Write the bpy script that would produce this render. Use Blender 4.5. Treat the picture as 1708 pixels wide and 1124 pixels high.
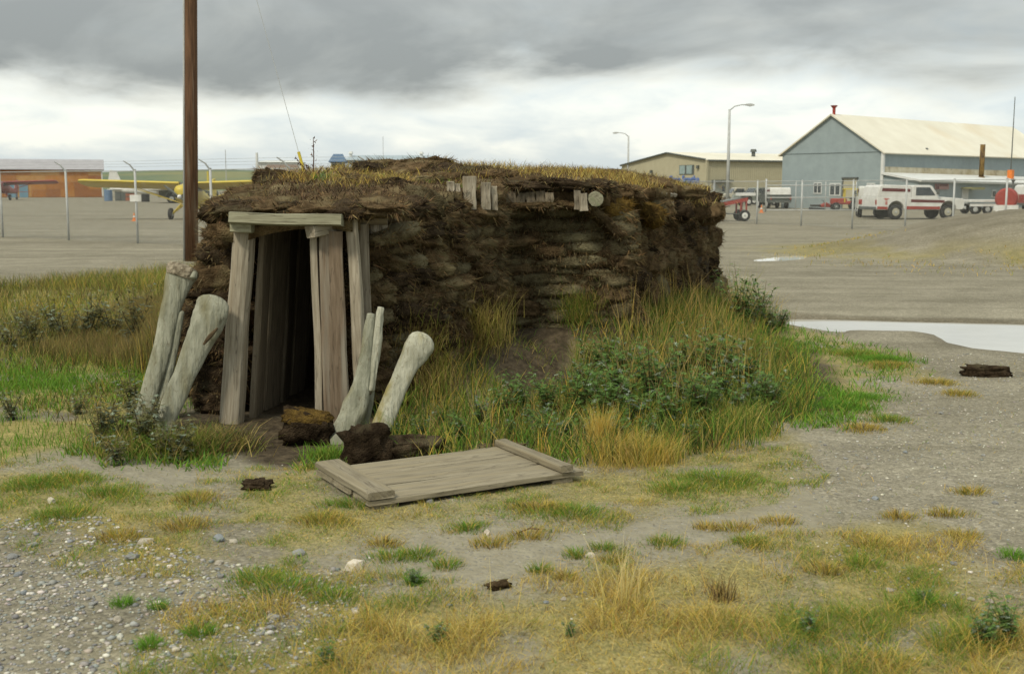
import bpy, bmesh, math, random
import numpy as np
from mathutils import Vector, Matrix, noise

random.seed(7)
rng = np.random.default_rng(11)
for _o in list(bpy.data.objects):
    bpy.data.objects.remove(_o)
scene = bpy.context.scene
COL = scene.collection
R = math.radians

# ------------------------------------------------------------------ camera
CAM_H = 1.70
PITCH = math.atan(250 / 1900)
cam_d = bpy.data.cameras.new('camera')
cam = bpy.data.objects.new('camera', cam_d)
COL.objects.link(cam)
cam.location = (0, 0, CAM_H)
cam.rotation_euler = (math.pi / 2 - PITCH, 0, 0)
cam_d.sensor_width = 36
cam_d.lens = 36 * 1900 / 1708
cam_d.clip_start = 0.1
cam_d.clip_end = 20000
cam_d.dof.use_dof = True
cam_d.dof.focus_distance = 9.5
cam_d.dof.aperture_fstop = 4.5
scene.camera = cam

# ------------------------------------------------------------------ world, sun, exposure
scene.view_settings.view_transform = 'Standard'
scene.view_settings.look = 'None'
scene.view_settings.gamma = 1
scene.view_settings.use_curve_mapping = False
scene.view_settings.exposure = 0.72
SUN_EL, SUN_AZ = R(48), R(215)      # azimuth clockwise from +Y: behind the camera, to the left
w = bpy.data.worlds.new('World')
scene.world = w
w.use_nodes = True
nt = w.node_tree
nt.nodes.clear()
N, L = nt.nodes, nt.links


def wn(t, **kw):
    n = N.new(t)
    for k, v in kw.items():
        setattr(n, k, v)
    return n


def wmath(op, a, b=None, clamp=False):
    n = N.new('ShaderNodeMath'); n.operation = op; n.use_clamp = clamp
    for i, x in enumerate((a, b)):
        if x is None: continue
        if isinstance(x, (int, float)): n.inputs[i].default_value = x
        else: L.new(x, n.inputs[i])
    return n.outputs[0]


sky = wn('ShaderNodeTexSky', sky_type='NISHITA', sun_disc=False)
sky.sun_elevation = SUN_EL
sky.sun_rotation = SUN_AZ
tc = wn('ShaderNodeTexCoord')
sep = wn('ShaderNodeSeparateXYZ')
L.new(tc.outputs['Generated'], sep.inputs[0])
zc = wmath('MAXIMUM', sep.outputs['Z'], 0.0)


def wnoise(scale, detail, rough, off, dist=0.0, st=(1, 1, 2.4)):
    mp = wn('ShaderNodeMapping'); mp.inputs['Location'].default_value = off; mp.inputs['Scale'].default_value = st
    L.new(tc.outputs['Generated'], mp.inputs[0])
    n = wn('ShaderNodeTexNoise'); n.inputs['Scale'].default_value = scale
    n.inputs['Detail'].default_value = detail; n.inputs['Roughness'].default_value = rough
    n.inputs['Distortion'].default_value = dist
    L.new(mp.outputs[0], n.inputs['Vector'])
    return n.outputs[0]


def wramp(fac, stops):
    r = wn('ShaderNodeValToRGB'); L.new(fac, r.inputs[0])
    e = r.color_ramp.elements
    while len(e) < len(stops): e.new(0.5)
    for i, (p, c) in enumerate(stops):
        e[i].position = p; e[i].color = (*c, 1) if len(c) == 3 else c
    return r.outputs[0]


big = wnoise(2.2, 3, 0.5, (6.2, 0.4, 0))
med = wnoise(5.5, 6, 0.52, (1.3, 5.2, 6.2), 0.4)
fin = wnoise(13.0, 6, 0.55, (7.7, 2.2, 0), 0.3, (1, 1, 3.2))
# a grey cloud deck overhead with a ragged far edge, brighter cloud beyond it
e1 = wmath('ADD', zc, wmath('MULTIPLY', wmath('SUBTRACT', big, 0.5), 0.16))
e2 = wmath('ADD', e1, wmath('MULTIPLY', wmath('SUBTRACT', med, 0.5), 0.09))
e3 = wmath('ADD', e2, wmath('MULTIPLY', wmath('SUBTRACT', fin, 0.5), 0.025))
deck = wn('ShaderNodeMapRange', interpolation_type='SMOOTHSTEP')
L.new(e3, deck.inputs[0])
deck.inputs[1].default_value = 0.062; deck.inputs[2].default_value = 0.112
deckv = wmath('MULTIPLY', deck.outputs[0], wmath('ADD', wmath('MULTIPLY', med, 1.2), 0.30), True)
low = wn('ShaderNodeMapRange', interpolation_type='SMOOTHSTEP')
L.new(wmath('ADD', zc, wmath('MULTIPLY', wmath('SUBTRACT', fin, 0.5), 0.05)), low.inputs[0])
low.inputs[1].default_value = 0.012; low.inputs[2].default_value = 0.05
mixl = wn('ShaderNodeMixRGB')
L.new(wmath('MULTIPLY', low.outputs[0], wmath('ADD', wmath('SUBTRACT', wmath('MULTIPLY', wmath('ADD', fin, med), 2.3), 1.62), 0.0), True), mixl.inputs[0])
mixl.inputs[1].default_value = (0.385, 0.425, 0.43, 1)
mixl.inputs[2].default_value = (0.565, 0.57, 0.515, 1)
mixd = wn('ShaderNodeMixRGB')
L.new(deckv, mixd.inputs[0])
L.new(mixl.outputs[0], mixd.inputs[1])
mixd.inputs[2].default_value = (0.158, 0.167, 0.161, 1)
# overcast luminance rises towards the zenith (1 + 2 sin h)
lum = wmath('ADD', wmath('MULTIPLY', zc, 2.7), 1.0)
vm = wn('ShaderNodeVectorMath', operation='SCALE')
L.new(mixd.outputs[0], vm.inputs[0]); L.new(lum, vm.inputs['Scale'])
bg1 = wn('ShaderNodeBackground'); bg1.inputs[1].default_value = 0.08
L.new(sky.outputs[0], bg1.inputs[0])
bg2 = wn('ShaderNodeBackground'); bg2.inputs[1].default_value = 1.0
L.new(vm.outputs[0], bg2.inputs[0])
mxs = wn('ShaderNodeMixShader'); mxs.inputs[0].default_value = 0.93
L.new(bg1.outputs[0], mxs.inputs[1]); L.new(bg2.outputs[0], mxs.inputs[2])
wo = wn('ShaderNodeOutputWorld'); L.new(mxs.outputs[0], wo.inputs[0])

sun_d = bpy.data.lights.new('sun', 'SUN')
sun_d.energy = 1.5; sun_d.angle = R(10); sun_d.color = (1.0, 0.92, 0.76)
sun = bpy.data.objects.new('sun', sun_d); COL.objects.link(sun)
_d = Vector((math.sin(SUN_AZ) * math.cos(SUN_EL), math.cos(SUN_AZ) * math.cos(SUN_EL), math.sin(SUN_EL)))
sun.rotation_euler = _d.to_track_quat('Z', 'Y').to_euler()
sun.location = (0, 0, 30)


# ------------------------------------------------------------------ survey: photo pixel -> place
_c, _s = math.cos(PITCH), math.sin(PITCH)


def ray(u, v):
    dx, dy = (u - 854) / 1900, (562 - v) / 1900
    return Vector((dx, _c + dy * _s, -_s + dy * _c))


def U(u, v, z=0.0):
    d = ray(u, v); t = (z - CAM_H) / d.z
    return Vector((d.x * t, d.y * t, z))


def UD(u, v, Y):
    d = ray(u, v); t = Y / d.y
    return Vector((d.x * t, Y, CAM_H + d.z * t))


# ------------------------------------------------------------------ numpy noise
def vnoise(x, y, seed=0):
    x = np.asarray(x, float); y = np.asarray(y, float)
    xi = np.floor(x).astype(np.int64); yi = np.floor(y).astype(np.int64)
    fx, fy = x - xi, y - yi
    fx = fx * fx * (3 - 2 * fx); fy = fy * fy * (3 - 2 * fy)

    def h(a, b):
        n = (a * 374761393 + b * 668265263 + seed * 974634541) & 0x7fffffff
        n = ((n ^ (n >> 13)) * 1274126177) & 0x7fffffff
        return ((n ^ (n >> 16)) & 0xffff) / 65535.0
    a = h(xi, yi) * (1 - fx) + h(xi + 1, yi) * fx
    b = h(xi, yi + 1) * (1 - fx) + h(xi + 1, yi + 1) * fx
    return a * (1 - fy) + b * fy


def fbm(x, y, scale=1.0, seed=0, octv=4):
    t, a, s = 0.0, 0.5, scale
    for k in range(octv):
        t = t + a * vnoise(np.asarray(x) * s, np.asarray(y) * s, seed + k * 17); a *= 0.5; s *= 2.03
    return t / (1 - 0.5 ** octv)


def sstep(a, b, x):
    t = np.clip((x - a) / (b - a), 0, 1)
    return t * t * (3 - 2 * t)


def inpoly(px, py, poly):
    px = np.asarray(px); py = np.asarray(py)
    r = np.zeros(px.shape, bool); n = len(poly)
    for i in range(n):
        x0, y0 = poly[i][:2]; x1, y1 = poly[(i + 1) % n][:2]
        if y0 == y1: continue
        c = ((y0 > py) != (y1 > py)) & (px < (x1 - x0) * (py - y0) / (y1 - y0) + x0)
        r ^= c
    return r


def segdist(px, py, pts, closed=False):
    best = np.full(np.shape(px), 1e9)
    k = len(pts)
    for i in range(k if closed else k - 1):
        ax, ay = pts[i][:2]; bx, by = pts[(i + 1) % k][:2]
        dx, dy = bx - ax, by - ay
        t = np.clip(((px - ax) * dx + (py - ay) * dy) / (dx * dx + dy * dy + 1e-9), 0, 1)
        best = np.minimum(best, np.hypot(px - ax - t * dx, py - ay - t * dy))
    return best


def sdist(px, py, poly):
    d = segdist(px, py, poly, True)
    return np.where(inpoly(px, py, poly), d, -d)


def PX(pts):
    return [tuple(U(u, v))[:2] for u, v in pts]


# ------------------------------------------------------------------ object helpers
def tag(o, label=None, cat=None, group=None, kind=None):
    if label: o['label'] = label
    if cat: o['category'] = cat
    if group: o['group'] = group
    if kind: o['kind'] = kind
    return o


def empty(name, loc, rz=0.0, label=None, cat=None, group=None, rx=0.0, ry=0.0):
    o = bpy.data.objects.new(name, None)
    COL.objects.link(o)
    o.location = loc; o.rotation_euler = (rx, ry, rz)
    o.empty_display_size = 0.2
    return tag(o, label, cat, group)


def link(name, me, parent=None, loc=None):
    o = bpy.data.objects.new(name, me)
    COL.objects.link(o)
    if parent: o.parent = parent
    if loc is not None: o.location = loc
    return o


def copy_tree(o, parent=None):
    c = o.copy(); COL.objects.link(c); c.parent = parent
    for ch in list(o.children): copy_tree(ch, c)
    return c


class MB:
    def __init__(self): self.v = []; self.f = []

    def add(self, vs, fs):
        n = len(self.v)
        self.v += [tuple(p) for p in vs]
        self.f += [tuple(i + n for i in f) for f in fs]
        return self

    def box(self, c, s, M=None):
        x, y, z = s[0] / 2, s[1] / 2, s[2] / 2
        vs = [Vector((a * x, b * y, d * z)) for d in (-1, 1) for b in (-1, 1) for a in (-1, 1)]
        if M is not None: vs = [M @ p for p in vs]
        vs = [p + Vector(c) for p in vs]
        return self.add(vs, [(0, 2, 3, 1), (4, 5, 7, 6), (0, 1, 5, 4), (2, 6, 7, 3), (0, 4, 6, 2), (1, 3, 7, 5)])

    def tube(self, pts, radii, n=10, cap=True):
        pts = [Vector(p) for p in pts]
        if isinstance(radii, (int, float)): radii = [radii] * len(pts)
        vs, fs = [], []
        up = None
        for i, p in enumerate(pts):
            t = (pts[min(i + 1, len(pts) - 1)] - pts[max(i - 1, 0)]).normalized()
            if up is None:
                up = Vector((0, 0, 1)) if abs(t.z) < 0.9 else Vector((0, 1, 0))
            a = t.cross(up).normalized(); b = a.cross(t).normalized(); up = b
            for k in range(n):
                q = 2 * math.pi * k / n
                vs.append(p + (a * math.cos(q) + b * math.sin(q)) * radii[i])
        for i in range(len(pts) - 1):
            for k in range(n):
                k2 = (k + 1) % n
                fs.append((i * n + k, i * n + k2, (i + 1) * n + k2, (i + 1) * n + k))
        if cap:
            fs.append(tuple(range(n - 1, -1, -1)))
            fs.append(tuple((len(pts) - 1) * n + k for k in range(n)))
        return self.add(vs, fs)

    def extrude(self, prof, y0, y1, axis='y'):
        n = len(prof)
        if axis == 'y':
            vs = [(x, y0, z) for x, z in prof] + [(x, y1, z) for x, z in prof]
        elif axis == 'x':
            vs = [(y0, x, z) for x, z in prof] + [(y1, x, z) for x, z in prof]
        else:
            vs = [(x, z, y0) for x, z in prof] + [(x, z, y1) for x, z in prof]
        fs = [tuple(range(n)), tuple(range(2 * n - 1, n - 1, -1))]
        fs += [(i, i + n, (i + 1) % n + n, (i + 1) % n) for i in range(n)]
        return self.add(vs, fs)

    def build(self, name, mat, parent=None, smooth=False, bevel=0.0, loc=None, world=False, kind=None, fixn=True):
        off = Vector(parent.location) if (world and parent) else Vector((0, 0, 0))
        me = bpy.data.meshes.new(name)
        me.from_pydata([tuple(Vector(p) - off) for p in self.v], [], self.f)
        if bevel or fixn:
            bm = bmesh.new(); bm.from_mesh(me)
            if fixn: bmesh.ops.recalc_face_normals(bm, faces=bm.faces)
            if bevel:
                bmesh.ops.bevel(bm, geom=[e for e in bm.edges if len(e.link_faces) == 2 and e.calc_face_angle(0) > 0.5],
                                offset=bevel, segments=1, affect='EDGES', clamp_overlap=True)
            bm.to_mesh(me); bm.free()
        if smooth:
            me.polygons.foreach_set('use_smooth', [True] * len(me.polygons))
        me.materials.append(mat)
        o = link(name, me, parent, loc)
        if kind: o['kind'] = kind
        return o


# ------------------------------------------------------------------ materials
_mats = {}


def mat(name, c1, c2=None, scale=6.0, rough=0.85, bump=0.0, bscale=None, metal=0.0, stretch=(1, 1, 1),
        coord='Object', detail=6.0, lo=0.35, hi=0.65, rand=0.0, c3=None, scale3=2.0, lo3=0.55, hi3=0.7, spec=0.3, crack=None):
    if name in _mats: return _mats[name]
    m = bpy.data.materials.new(name); m.use_nodes = True
    t = m.node_tree; n = t.nodes; l = t.links
    b = n['Principled BSDF']
    b.inputs['Roughness'].default_value = rough
    b.inputs['Metallic'].default_value = metal
    b.inputs['Specular IOR Level'].default_value = spec
    if c2 is None:
        c2 = tuple(x * 0.82 for x in c1)
    if coord == 'Position':
        g = n.new('ShaderNodeNewGeometry'); src = g.outputs['Position']
    else:
        g = n.new('ShaderNodeTexCoord'); src = g.outputs['Object']
    mp = n.new('ShaderNodeMapping'); mp.inputs['Scale'].default_value = stretch
    l.new(src, mp.inputs[0])
    nz = n.new('ShaderNodeTexNoise'); nz.inputs['Scale'].default_value = scale
    nz.inputs['Detail'].default_value = detail; nz.inputs['Roughness'].default_value = 0.62
    l.new(mp.outputs[0], nz.inputs['Vector'])
    r = n.new('ShaderNodeValToRGB'); l.new(nz.outputs[0], r.inputs[0])
    r.color_ramp.elements[0].position = lo; r.color_ramp.elements[0].color = (*c2, 1)
    r.color_ramp.elements[1].position = hi; r.color_ramp.elements[1].color = (*c1, 1)
    out = r.outputs[0]
    if c3 is not None:
        n3 = n.new('ShaderNodeTexNoise'); n3.inputs['Scale'].default_value = scale3
        n3.inputs['Detail'].default_value = 5.0
        l.new(mp.outputs[0], n3.inputs['Vector'])
        mr = n.new('ShaderNodeMapRange'); mr.inputs[1].default_value = lo3; mr.inputs[2].default_value = hi3
        l.new(n3.outputs[0], mr.inputs[0])
        mx = n.new('ShaderNodeMixRGB'); l.new(mr.outputs[0], mx.inputs[0])
        l.new(out, mx.inputs[1]); mx.inputs[2].default_value = (*c3, 1)
        out = mx.outputs[0]
    if crack:                     # (scale, half-width, colour): thin splits or root lines along the stretch
        nk = n.new('ShaderNodeTexNoise'); nk.inputs['Scale'].default_value = crack[0]; nk.inputs['Detail'].default_value = 3.0
        l.new(mp.outputs[0], nk.inputs['Vector'])
        s1 = n.new('ShaderNodeMath'); s1.operation = 'SUBTRACT'; l.new(nk.outputs[0], s1.inputs[0]); s1.inputs[1].default_value = 0.5
        s2 = n.new('ShaderNodeMath'); s2.operation = 'ABSOLUTE'; l.new(s1.outputs[0], s2.inputs[0])
        s3 = n.new('ShaderNodeMapRange'); l.new(s2.outputs[0], s3.inputs[0]); s3.inputs[1].default_value = crack[1]; s3.inputs[2].default_value = crack[1] * 2.2
        s3.inputs[3].default_value = crack[3]; s3.inputs[4].default_value = 0.0
        mk = n.new('ShaderNodeMixRGB'); l.new(s3.outputs[0], mk.inputs[0]); l.new(out, mk.inputs[1]); mk.inputs[2].default_value = (*crack[2], 1)
        out = mk.outputs[0]
    if rand:
        oi = n.new('ShaderNodeObjectInfo')
        hs = n.new('ShaderNodeHueSaturation')
        m1 = n.new('ShaderNodeMapRange'); l.new(oi.outputs['Random'], m1.inputs[0])
        m1.inputs[3].default_value = 1 - rand; m1.inputs[4].default_value = 1 + rand
        l.new(m1.outputs[0], hs.inputs['Value']); l.new(out, hs.inputs['Color'])
        out = hs.outputs[0]
    l.new(out, b.inputs['Base Color'])
    if bump:
        nb = n.new('ShaderNodeTexNoise'); nb.inputs['Scale'].default_value = bscale or scale * 3
        nb.inputs['Detail'].default_value = 6.0
        l.new(mp.outputs[0], nb.inputs['Vector'])
        bp = n.new('ShaderNodeBump'); bp.inputs['Strength'].default_value = 1.0
        bp.inputs['Distance'].default_value = bump
        l.new(nb.outputs[0], bp.inputs['Height']); l.new(bp.outputs[0], b.inputs['Normal'])
    _mats[name] = m
    return m


def leafmat(name, trans=0.3, rough=0.75):
    m = bpy.data.materials.new(name); m.use_nodes = True
    t = m.node_tree; n = t.nodes; l = t.links
    b = n['Principled BSDF']; b.inputs['Roughness'].default_value = rough
    b.inputs['Specular IOR Level'].default_value = 0.05
    a = n.new('ShaderNodeAttribute'); a.attribute_name = 'Col'
    l.new(a.outputs['Color'], b.inputs['Base Color'])
    tr = n.new('ShaderNodeBsdfTranslucent'); l.new(a.outputs['Color'], tr.inputs[0])
    mx = n.new('ShaderNodeMixShader'); mx.inputs[0].default_value = trans
    l.new(b.outputs[0], mx.inputs[1]); l.new(tr.outputs[0], mx.inputs[2])
    l.new(mx.outputs[0], n['Material Output'].inputs[0])
    return m


M_leaf = leafmat('leaf_blades')
WOODK = dict(stretch=(0.6, 9, 9), detail=8.0, lo=0.3, hi=0.7, crack=(2.2, 0.005, (0.06, 0.048, 0.034), 0.55))
M_wood = mat('weathered_wood', (0.30, 0.265, 0.20), (0.135, 0.11, 0.075), 7, 0.9, 0.004, 10, rand=0.16, c3=(0.12, 0.095, 0.06), scale3=1.6, **WOODK)
M_woodpale = mat('pale_wood', (0.43, 0.385, 0.295), (0.22, 0.185, 0.130), 7, 0.9, 0.003, 10, rand=0.12, c3=(0.22, 0.18, 0.12), scale3=1.2, **WOODK)
M_woodwarm = mat('warm_wood', (0.27, 0.205, 0.14), (0.13, 0.093, 0.058), 7, 0.9, 0.004, 10, rand=0.1, c3=(0.30, 0.27, 0.21), scale3=1.4, **WOODK)
M_woodgreen = mat('greenish_wood', (0.37, 0.36, 0.25), (0.18, 0.165, 0.105), 7, 0.9, 0.004, 10, rand=0.1, c3=(0.20, 0.22, 0.12), scale3=1.4, **WOODK)
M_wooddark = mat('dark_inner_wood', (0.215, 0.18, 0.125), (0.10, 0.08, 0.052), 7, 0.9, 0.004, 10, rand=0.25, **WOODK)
M_black = mat('black_rubber', (0.03, 0.03, 0.03), (0.02, 0.02, 0.02), 8, 0.8)
M_glass = mat('dark_glass', (0.05, 0.06, 0.065), (0.03, 0.04, 0.045), 3, 0.08, spec=0.6)
M_galv = mat('galvanised_steel', (0.47, 0.485, 0.465), (0.38, 0.39, 0.375), 5, 0.55)


# ------------------------------------------------------------------ plan of the sod house (world metres)
WALL_PASS = [(-1.10, 8.40), (-0.72, 8.86), (-0.36, 9.40), (-0.10, 9.92)]
WALL_MAIN = [(-0.22, 10.50), (0.35, 10.54), (0.93, 10.60)]
WALL_RIGHT = [(0.93, 10.60), (1.40, 11.45), (2.0, 13.10), (2.66, 15.15)]
WALL_LEFT = [(-2.18, 8.50), (-2.38, 8.60), (-2.64, 9.3), (-2.78, 10.6)]
WALL_BACK = [(-2.78, 10.6), (-2.7, 13.2), (-1.0, 16.4), (1.4, 16.9), (2.66, 15.15)]
FOOT = WALL_PASS + WALL_MAIN + WALL_RIGHT[1:] + WALL_BACK[::-1][1:] + WALL_LEFT[::-1][1:]
DOOR_C = [U(524, 783, 0.05), U(618, 840, 0.05), U(964, 784, 0.05), U(869, 744, 0.05)]

# puddles, in plan
PUD1 = PX([(1318, 528), (1400, 530), (1500, 533), (1600, 535), (1720, 538), (1830, 543), (1950, 551), (2010, 562), (1960, 576), (1840, 586), (1716, 584),
           (1640, 577), (1590, 566), (1568, 553), (1530, 548), (1470, 547), (1405, 545), (1398, 549), (1345, 543), (1310, 537)])
PUD2 = PX([(1260, 430), (1300, 425.5), (1345, 424), (1335, 430.5), (1300, 433), (1265, 434)])
ROAD_EDGE = None


def gh(x, y):
    """ground height"""
    x = np.asarray(x, float); y = np.asarray(y, float)
    near = sstep(60, 25, np.hypot(x, y))
    z = near * (0.05 * (fbm(x, y, 0.35, 3, 3) - 0.5) + 0.030 * (fbm(x, y, 1.7, 5, 3) - 0.5))
    z += sstep(16, 8, np.hypot(x, y)) * 0.012 * (fbm(x, y, 9, 9, 2) - 0.5)
    # gravel mound beside the road
    mx, my = x - 17.0, y - 30.5
    a = mx * 0.97 + my * 0.12; b = -mx * 0.12 + my * 0.97
    q = np.sqrt((a / 9.8) ** 2 + (b / 6.2) ** 2)
    m = sstep(1.0, 0.36, q)
    z += 1.17 * m * (0.9 + 0.28 * (fbm(x, y, 0.5, 21, 3) - 0.4)) + 0.10 * sstep(1.15, 0.9, q) * (fbm(x, y, 1.1, 22, 3) - 0.4)
    # earth banked against the walls
    dw = segdist(x, y, WALL_PASS + WALL_MAIN + WALL_RIGHT)
    z += 0.30 * np.exp(-(dw / 0.42) ** 2) * sstep(-0.95, -0.35, x)
    d2 = segdist(x, y, [(0.5, 10.3), (1.5, 11.2), (2.6, 13.4), (3.2, 15.0)])
    z += 0.13 * np.exp(-(d2 / 0.75) ** 2)
        # door yard trodden flat
    p = U(460, 745)
    z -= 0.05 * np.exp(-(np.hypot((x - p.x) / 0.8, (y - p.y) / 0.6)) ** 2)
    for P, dep in ((PUD1, 0.085), (PUD2, 0.10)):
        xs = [q[0] for q in P]; ys = [q[1] for q in P]
        sel = (x > min(xs) - 2) & (x < max(xs) + 2) & (y > min(ys) - 2) & (y < max(ys) + 2)
        if np.any(sel):
            sd = sdist(x[sel], y[sel], P)
            z2 = z[sel]
            t = sstep(-0.30, 0.22, sd)
            z2 = z2 * (1 - 0.8 * sstep(-0.9, 0.1, sd)) * 1.0 - dep * t + 0.035 * t * 0
            z[sel] = z2
    return z


def gz(x, y):
    return float(gh(np.array([x]), np.array([y]))[0])


def G(u, v):
    """ground point under a photo pixel"""
    p = U(u, v)
    for _ in range(4):
        p = U(u, v, gz(p.x, p.y))
    return p


# ------------------------------------------------------------------ ground cover zones (plan polygons)
SAND = [PX([(430, 905), (560, 893), (640, 862), (760, 856), (860, 842), (900, 870), (1000, 872), (1120, 842), (1240, 800), (1330, 790), (1390, 830),
            (1340, 900), (1240, 935), (1120, 925), (1010, 958), (870, 992), (760, 1000), (660, 985), (560, 940)]),
        PX([(40, 770), (130, 752), (200, 775), (330, 785), (470, 745), (560, 750), (500, 790), (330, 812), (200, 812), (120, 790)]),
        PX([(700, 1124), (860, 1085), (1000, 1062), (1130, 1075), (1230, 1060), (1330, 1120), (1350, 1200), (700, 1200)])]
DARK = [PX([(290, 735), (300, 695), (420, 690), (560, 690), (620, 720), (560, 765), (470, 775), (390, 768)]),
        PX([(800, 660), (820, 575), (900, 555), (960, 585), (950, 650), (880, 675)]),
        PX([(1215, 560), (1290, 560), (1400, 600), (1420, 640), (1330, 680), (1290, 640)])]
PEBBLE = PX([(-260, 900), (-80, 870), (60, 862), (180, 905), (330, 960), (520, 985), (600, 1010), (520, 1060), (350, 1090), (250, 1140), (-80, 1200), (-240, 1080)])
GRAVR = PX([(1330, 790), (1420, 690), (1500, 640), (1540, 590), (1720, 590), (1800, 640), (1800, 1000), (1600, 990), (1440, 900), (1330, 880)])
TURF = PX([(-260, 815), (-80, 792), (60, 785), (190, 815), (330, 820), (420, 790), (520, 775), (570, 850), (640, 856), (800, 812), (990, 782), (1160, 760), (1330, 742),
           (1310, 800), (1230, 830), (1120, 842), (1000, 868), (900, 868), (860, 842), (760, 856), (640, 868), (560, 900), (450, 915), (420, 960), (330, 965), (230, 960),
           (140, 920), (60, 872), (-80, 880), (-240, 880)])
DRY = PX([(180, 1150), (260, 1080), (400, 1040), (560, 1000), (660, 1000), (780, 1010), (900, 1000), (1000, 955), (1100, 930), (1200, 935), (1300, 925),
          (1400, 890), (1500, 885), (1590, 960), (1700, 990), (1800, 960), (1930, 970), (2000, 1080), (1950, 1220), (180, 1220)])
MEADOW = PX([(-330, 500), (-240, 488), (0, 482), (120, 473), (220, 462), (320, 455), (340, 560), (300, 700), (230, 745), (120, 750), (0, 772), (-140, 770), (-230, 720), (-300, 620)])
BASE = PX([(630, 740), (720, 775), (860, 760), (1000, 770), (1120, 760), (1290, 735), (1330, 660), (1320, 600), (1240, 545), (1060, 560), (960, 620), (900, 655),
           (840, 660), (760, 640), (640, 690)])
BANKG = PX([(1205, 545), (1300, 548), (1390, 565), (1510, 590), (1520, 625), (1450, 640), (1500, 660), (1420, 700), (1330, 720), (1290, 690), (1320, 640), (1230, 590)])

# ------------------------------------------------------------------ the ground sheet


def axis(lo, hi, step, far, ratio):
    a = list(np.arange(lo, hi + 1e-6, step))
    s = step; x = hi
    while x < far:
        s *= ratio; x += s; a.append(x)
    return a


xs_p = axis(0, 5.2, 0.055, 6000, 1.055)
xs = np.array(sorted([-x for x in xs_p[1:]] + xs_p))
ys = np.array([-40, -20, -8, -3, 0, 1.2, 2.2, 2.8] + axis(3.1, 16.0, 0.05, 9000, 1.024))
gx, gy = np.meshgrid(xs, ys)
gxf, gyf = gx.ravel(), gy.ravel()
gzf = gh(gxf, gyf)
nx, ny = len(xs), len(ys)
ii = np.arange(nx * ny).reshape(ny, nx)
quads = np.stack([ii[:-1, :-1].ravel(), ii[:-1, 1:].ravel(), ii[1:, 1:].ravel(), ii[1:, :-1].ravel()], 1)


def mesh_np(name, verts, faces, mat_, smooth=False, col=None, parent=None, kind=None, attr='Col'):
    """verts (n,3), faces (m,k) constant k, one attribute colour per vertex"""
    me = bpy.data.meshes.new(name)
    n, (m, k) = len(verts), faces.shape
    me.vertices.add(n); me.vertices.foreach_set('co', np.ascontiguousarray(verts, dtype=np.float32).ravel())
    me.loops.add(m * k); me.loops.foreach_set('vertex_index', np.ascontiguousarray(faces, dtype=np.int32).ravel())
    me.polygons.add(m)
    me.polygons.foreach_set('loop_start', np.arange(0, m * k, k, dtype=np.int32))
    me.polygons.foreach_set('loop_total', np.full(m, k, dtype=np.int32))
    if smooth: me.polygons.foreach_set('use_smooth', np.ones(m, bool))
    me.update(calc_edges=True)
    if col is not None:
        a = me.attributes.new(attr, 'FLOAT_COLOR', 'POINT')
        c = np.ones((n, 4), np.float32); c[:, :3] = col
        a.data.foreach_set('color', c.ravel())
    me.materials.append(mat_)
    o = link(name, me, parent)
    if kind: o['kind'] = kind
    return o


def soft(poly, x, y, w=0.25, seed=0):
    return sstep(-w, w, sdist(x, y, poly) + 0.7 * (fbm(x, y, 1.6, 40 + seed, 4) - 0.5))


nearm = (np.abs(gxf) < 14) & (gyf > -1) & (gyf < 26)
cov = np.zeros((len(gxf), 3))
xn, yn = gxf[nearm], gyf[nearm]
gr = np.zeros(len(xn)); sd_ = np.zeros(len(xn)); dk = np.zeros(len(xn))
for P, a in ((TURF, 0.8), (DRY, 0.9), (MEADOW, 1.0), (BASE, 1.0), (BANKG, 0.8)):
    gr = np.maximum(gr, a * soft(P, xn, yn, 0.22, 1))
for P in SAND: sd_ = np.maximum(sd_, soft(P, xn, yn, 0.16, 2))
for P in DARK: dk = np.maximum(dk, soft(P, xn, yn, 0.15, 3))
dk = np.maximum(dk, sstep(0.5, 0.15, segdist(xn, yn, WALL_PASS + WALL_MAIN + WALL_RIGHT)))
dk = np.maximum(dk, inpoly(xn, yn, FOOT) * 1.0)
gr *= sstep(0.24, 0.46, fbm(xn, yn, 2.4, 77, 4))
dk = np.maximum(dk, 0.45 * sstep(-0.55, -0.08, sdist(xn, yn, PUD1) + 0.25 * (fbm(xn, yn, 2.5, 55, 3) - 0.5)))
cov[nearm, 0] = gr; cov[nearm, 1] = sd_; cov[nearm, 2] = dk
# thin weeds on the foot and the flank of the mound
q = np.sqrt(((gxf - 17) / 9.8) ** 2 + ((gyf - 30.5) / 6.2) ** 2)
ring = np.exp(-((q - 0.93) / 0.13) ** 2) * sstep(0.42, 0.62, fbm(gxf, gyf, 0.7, 31, 3))
cov[:, 0] = np.maximum(cov[:, 0], ring * 0.75)
cov[:, 2] = np.maximum(cov[:, 2], 0.26 * sstep(1.05, 0.8, q) * (0.5 + fbm(gxf, gyf, 0.6, 33, 3)))


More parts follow.
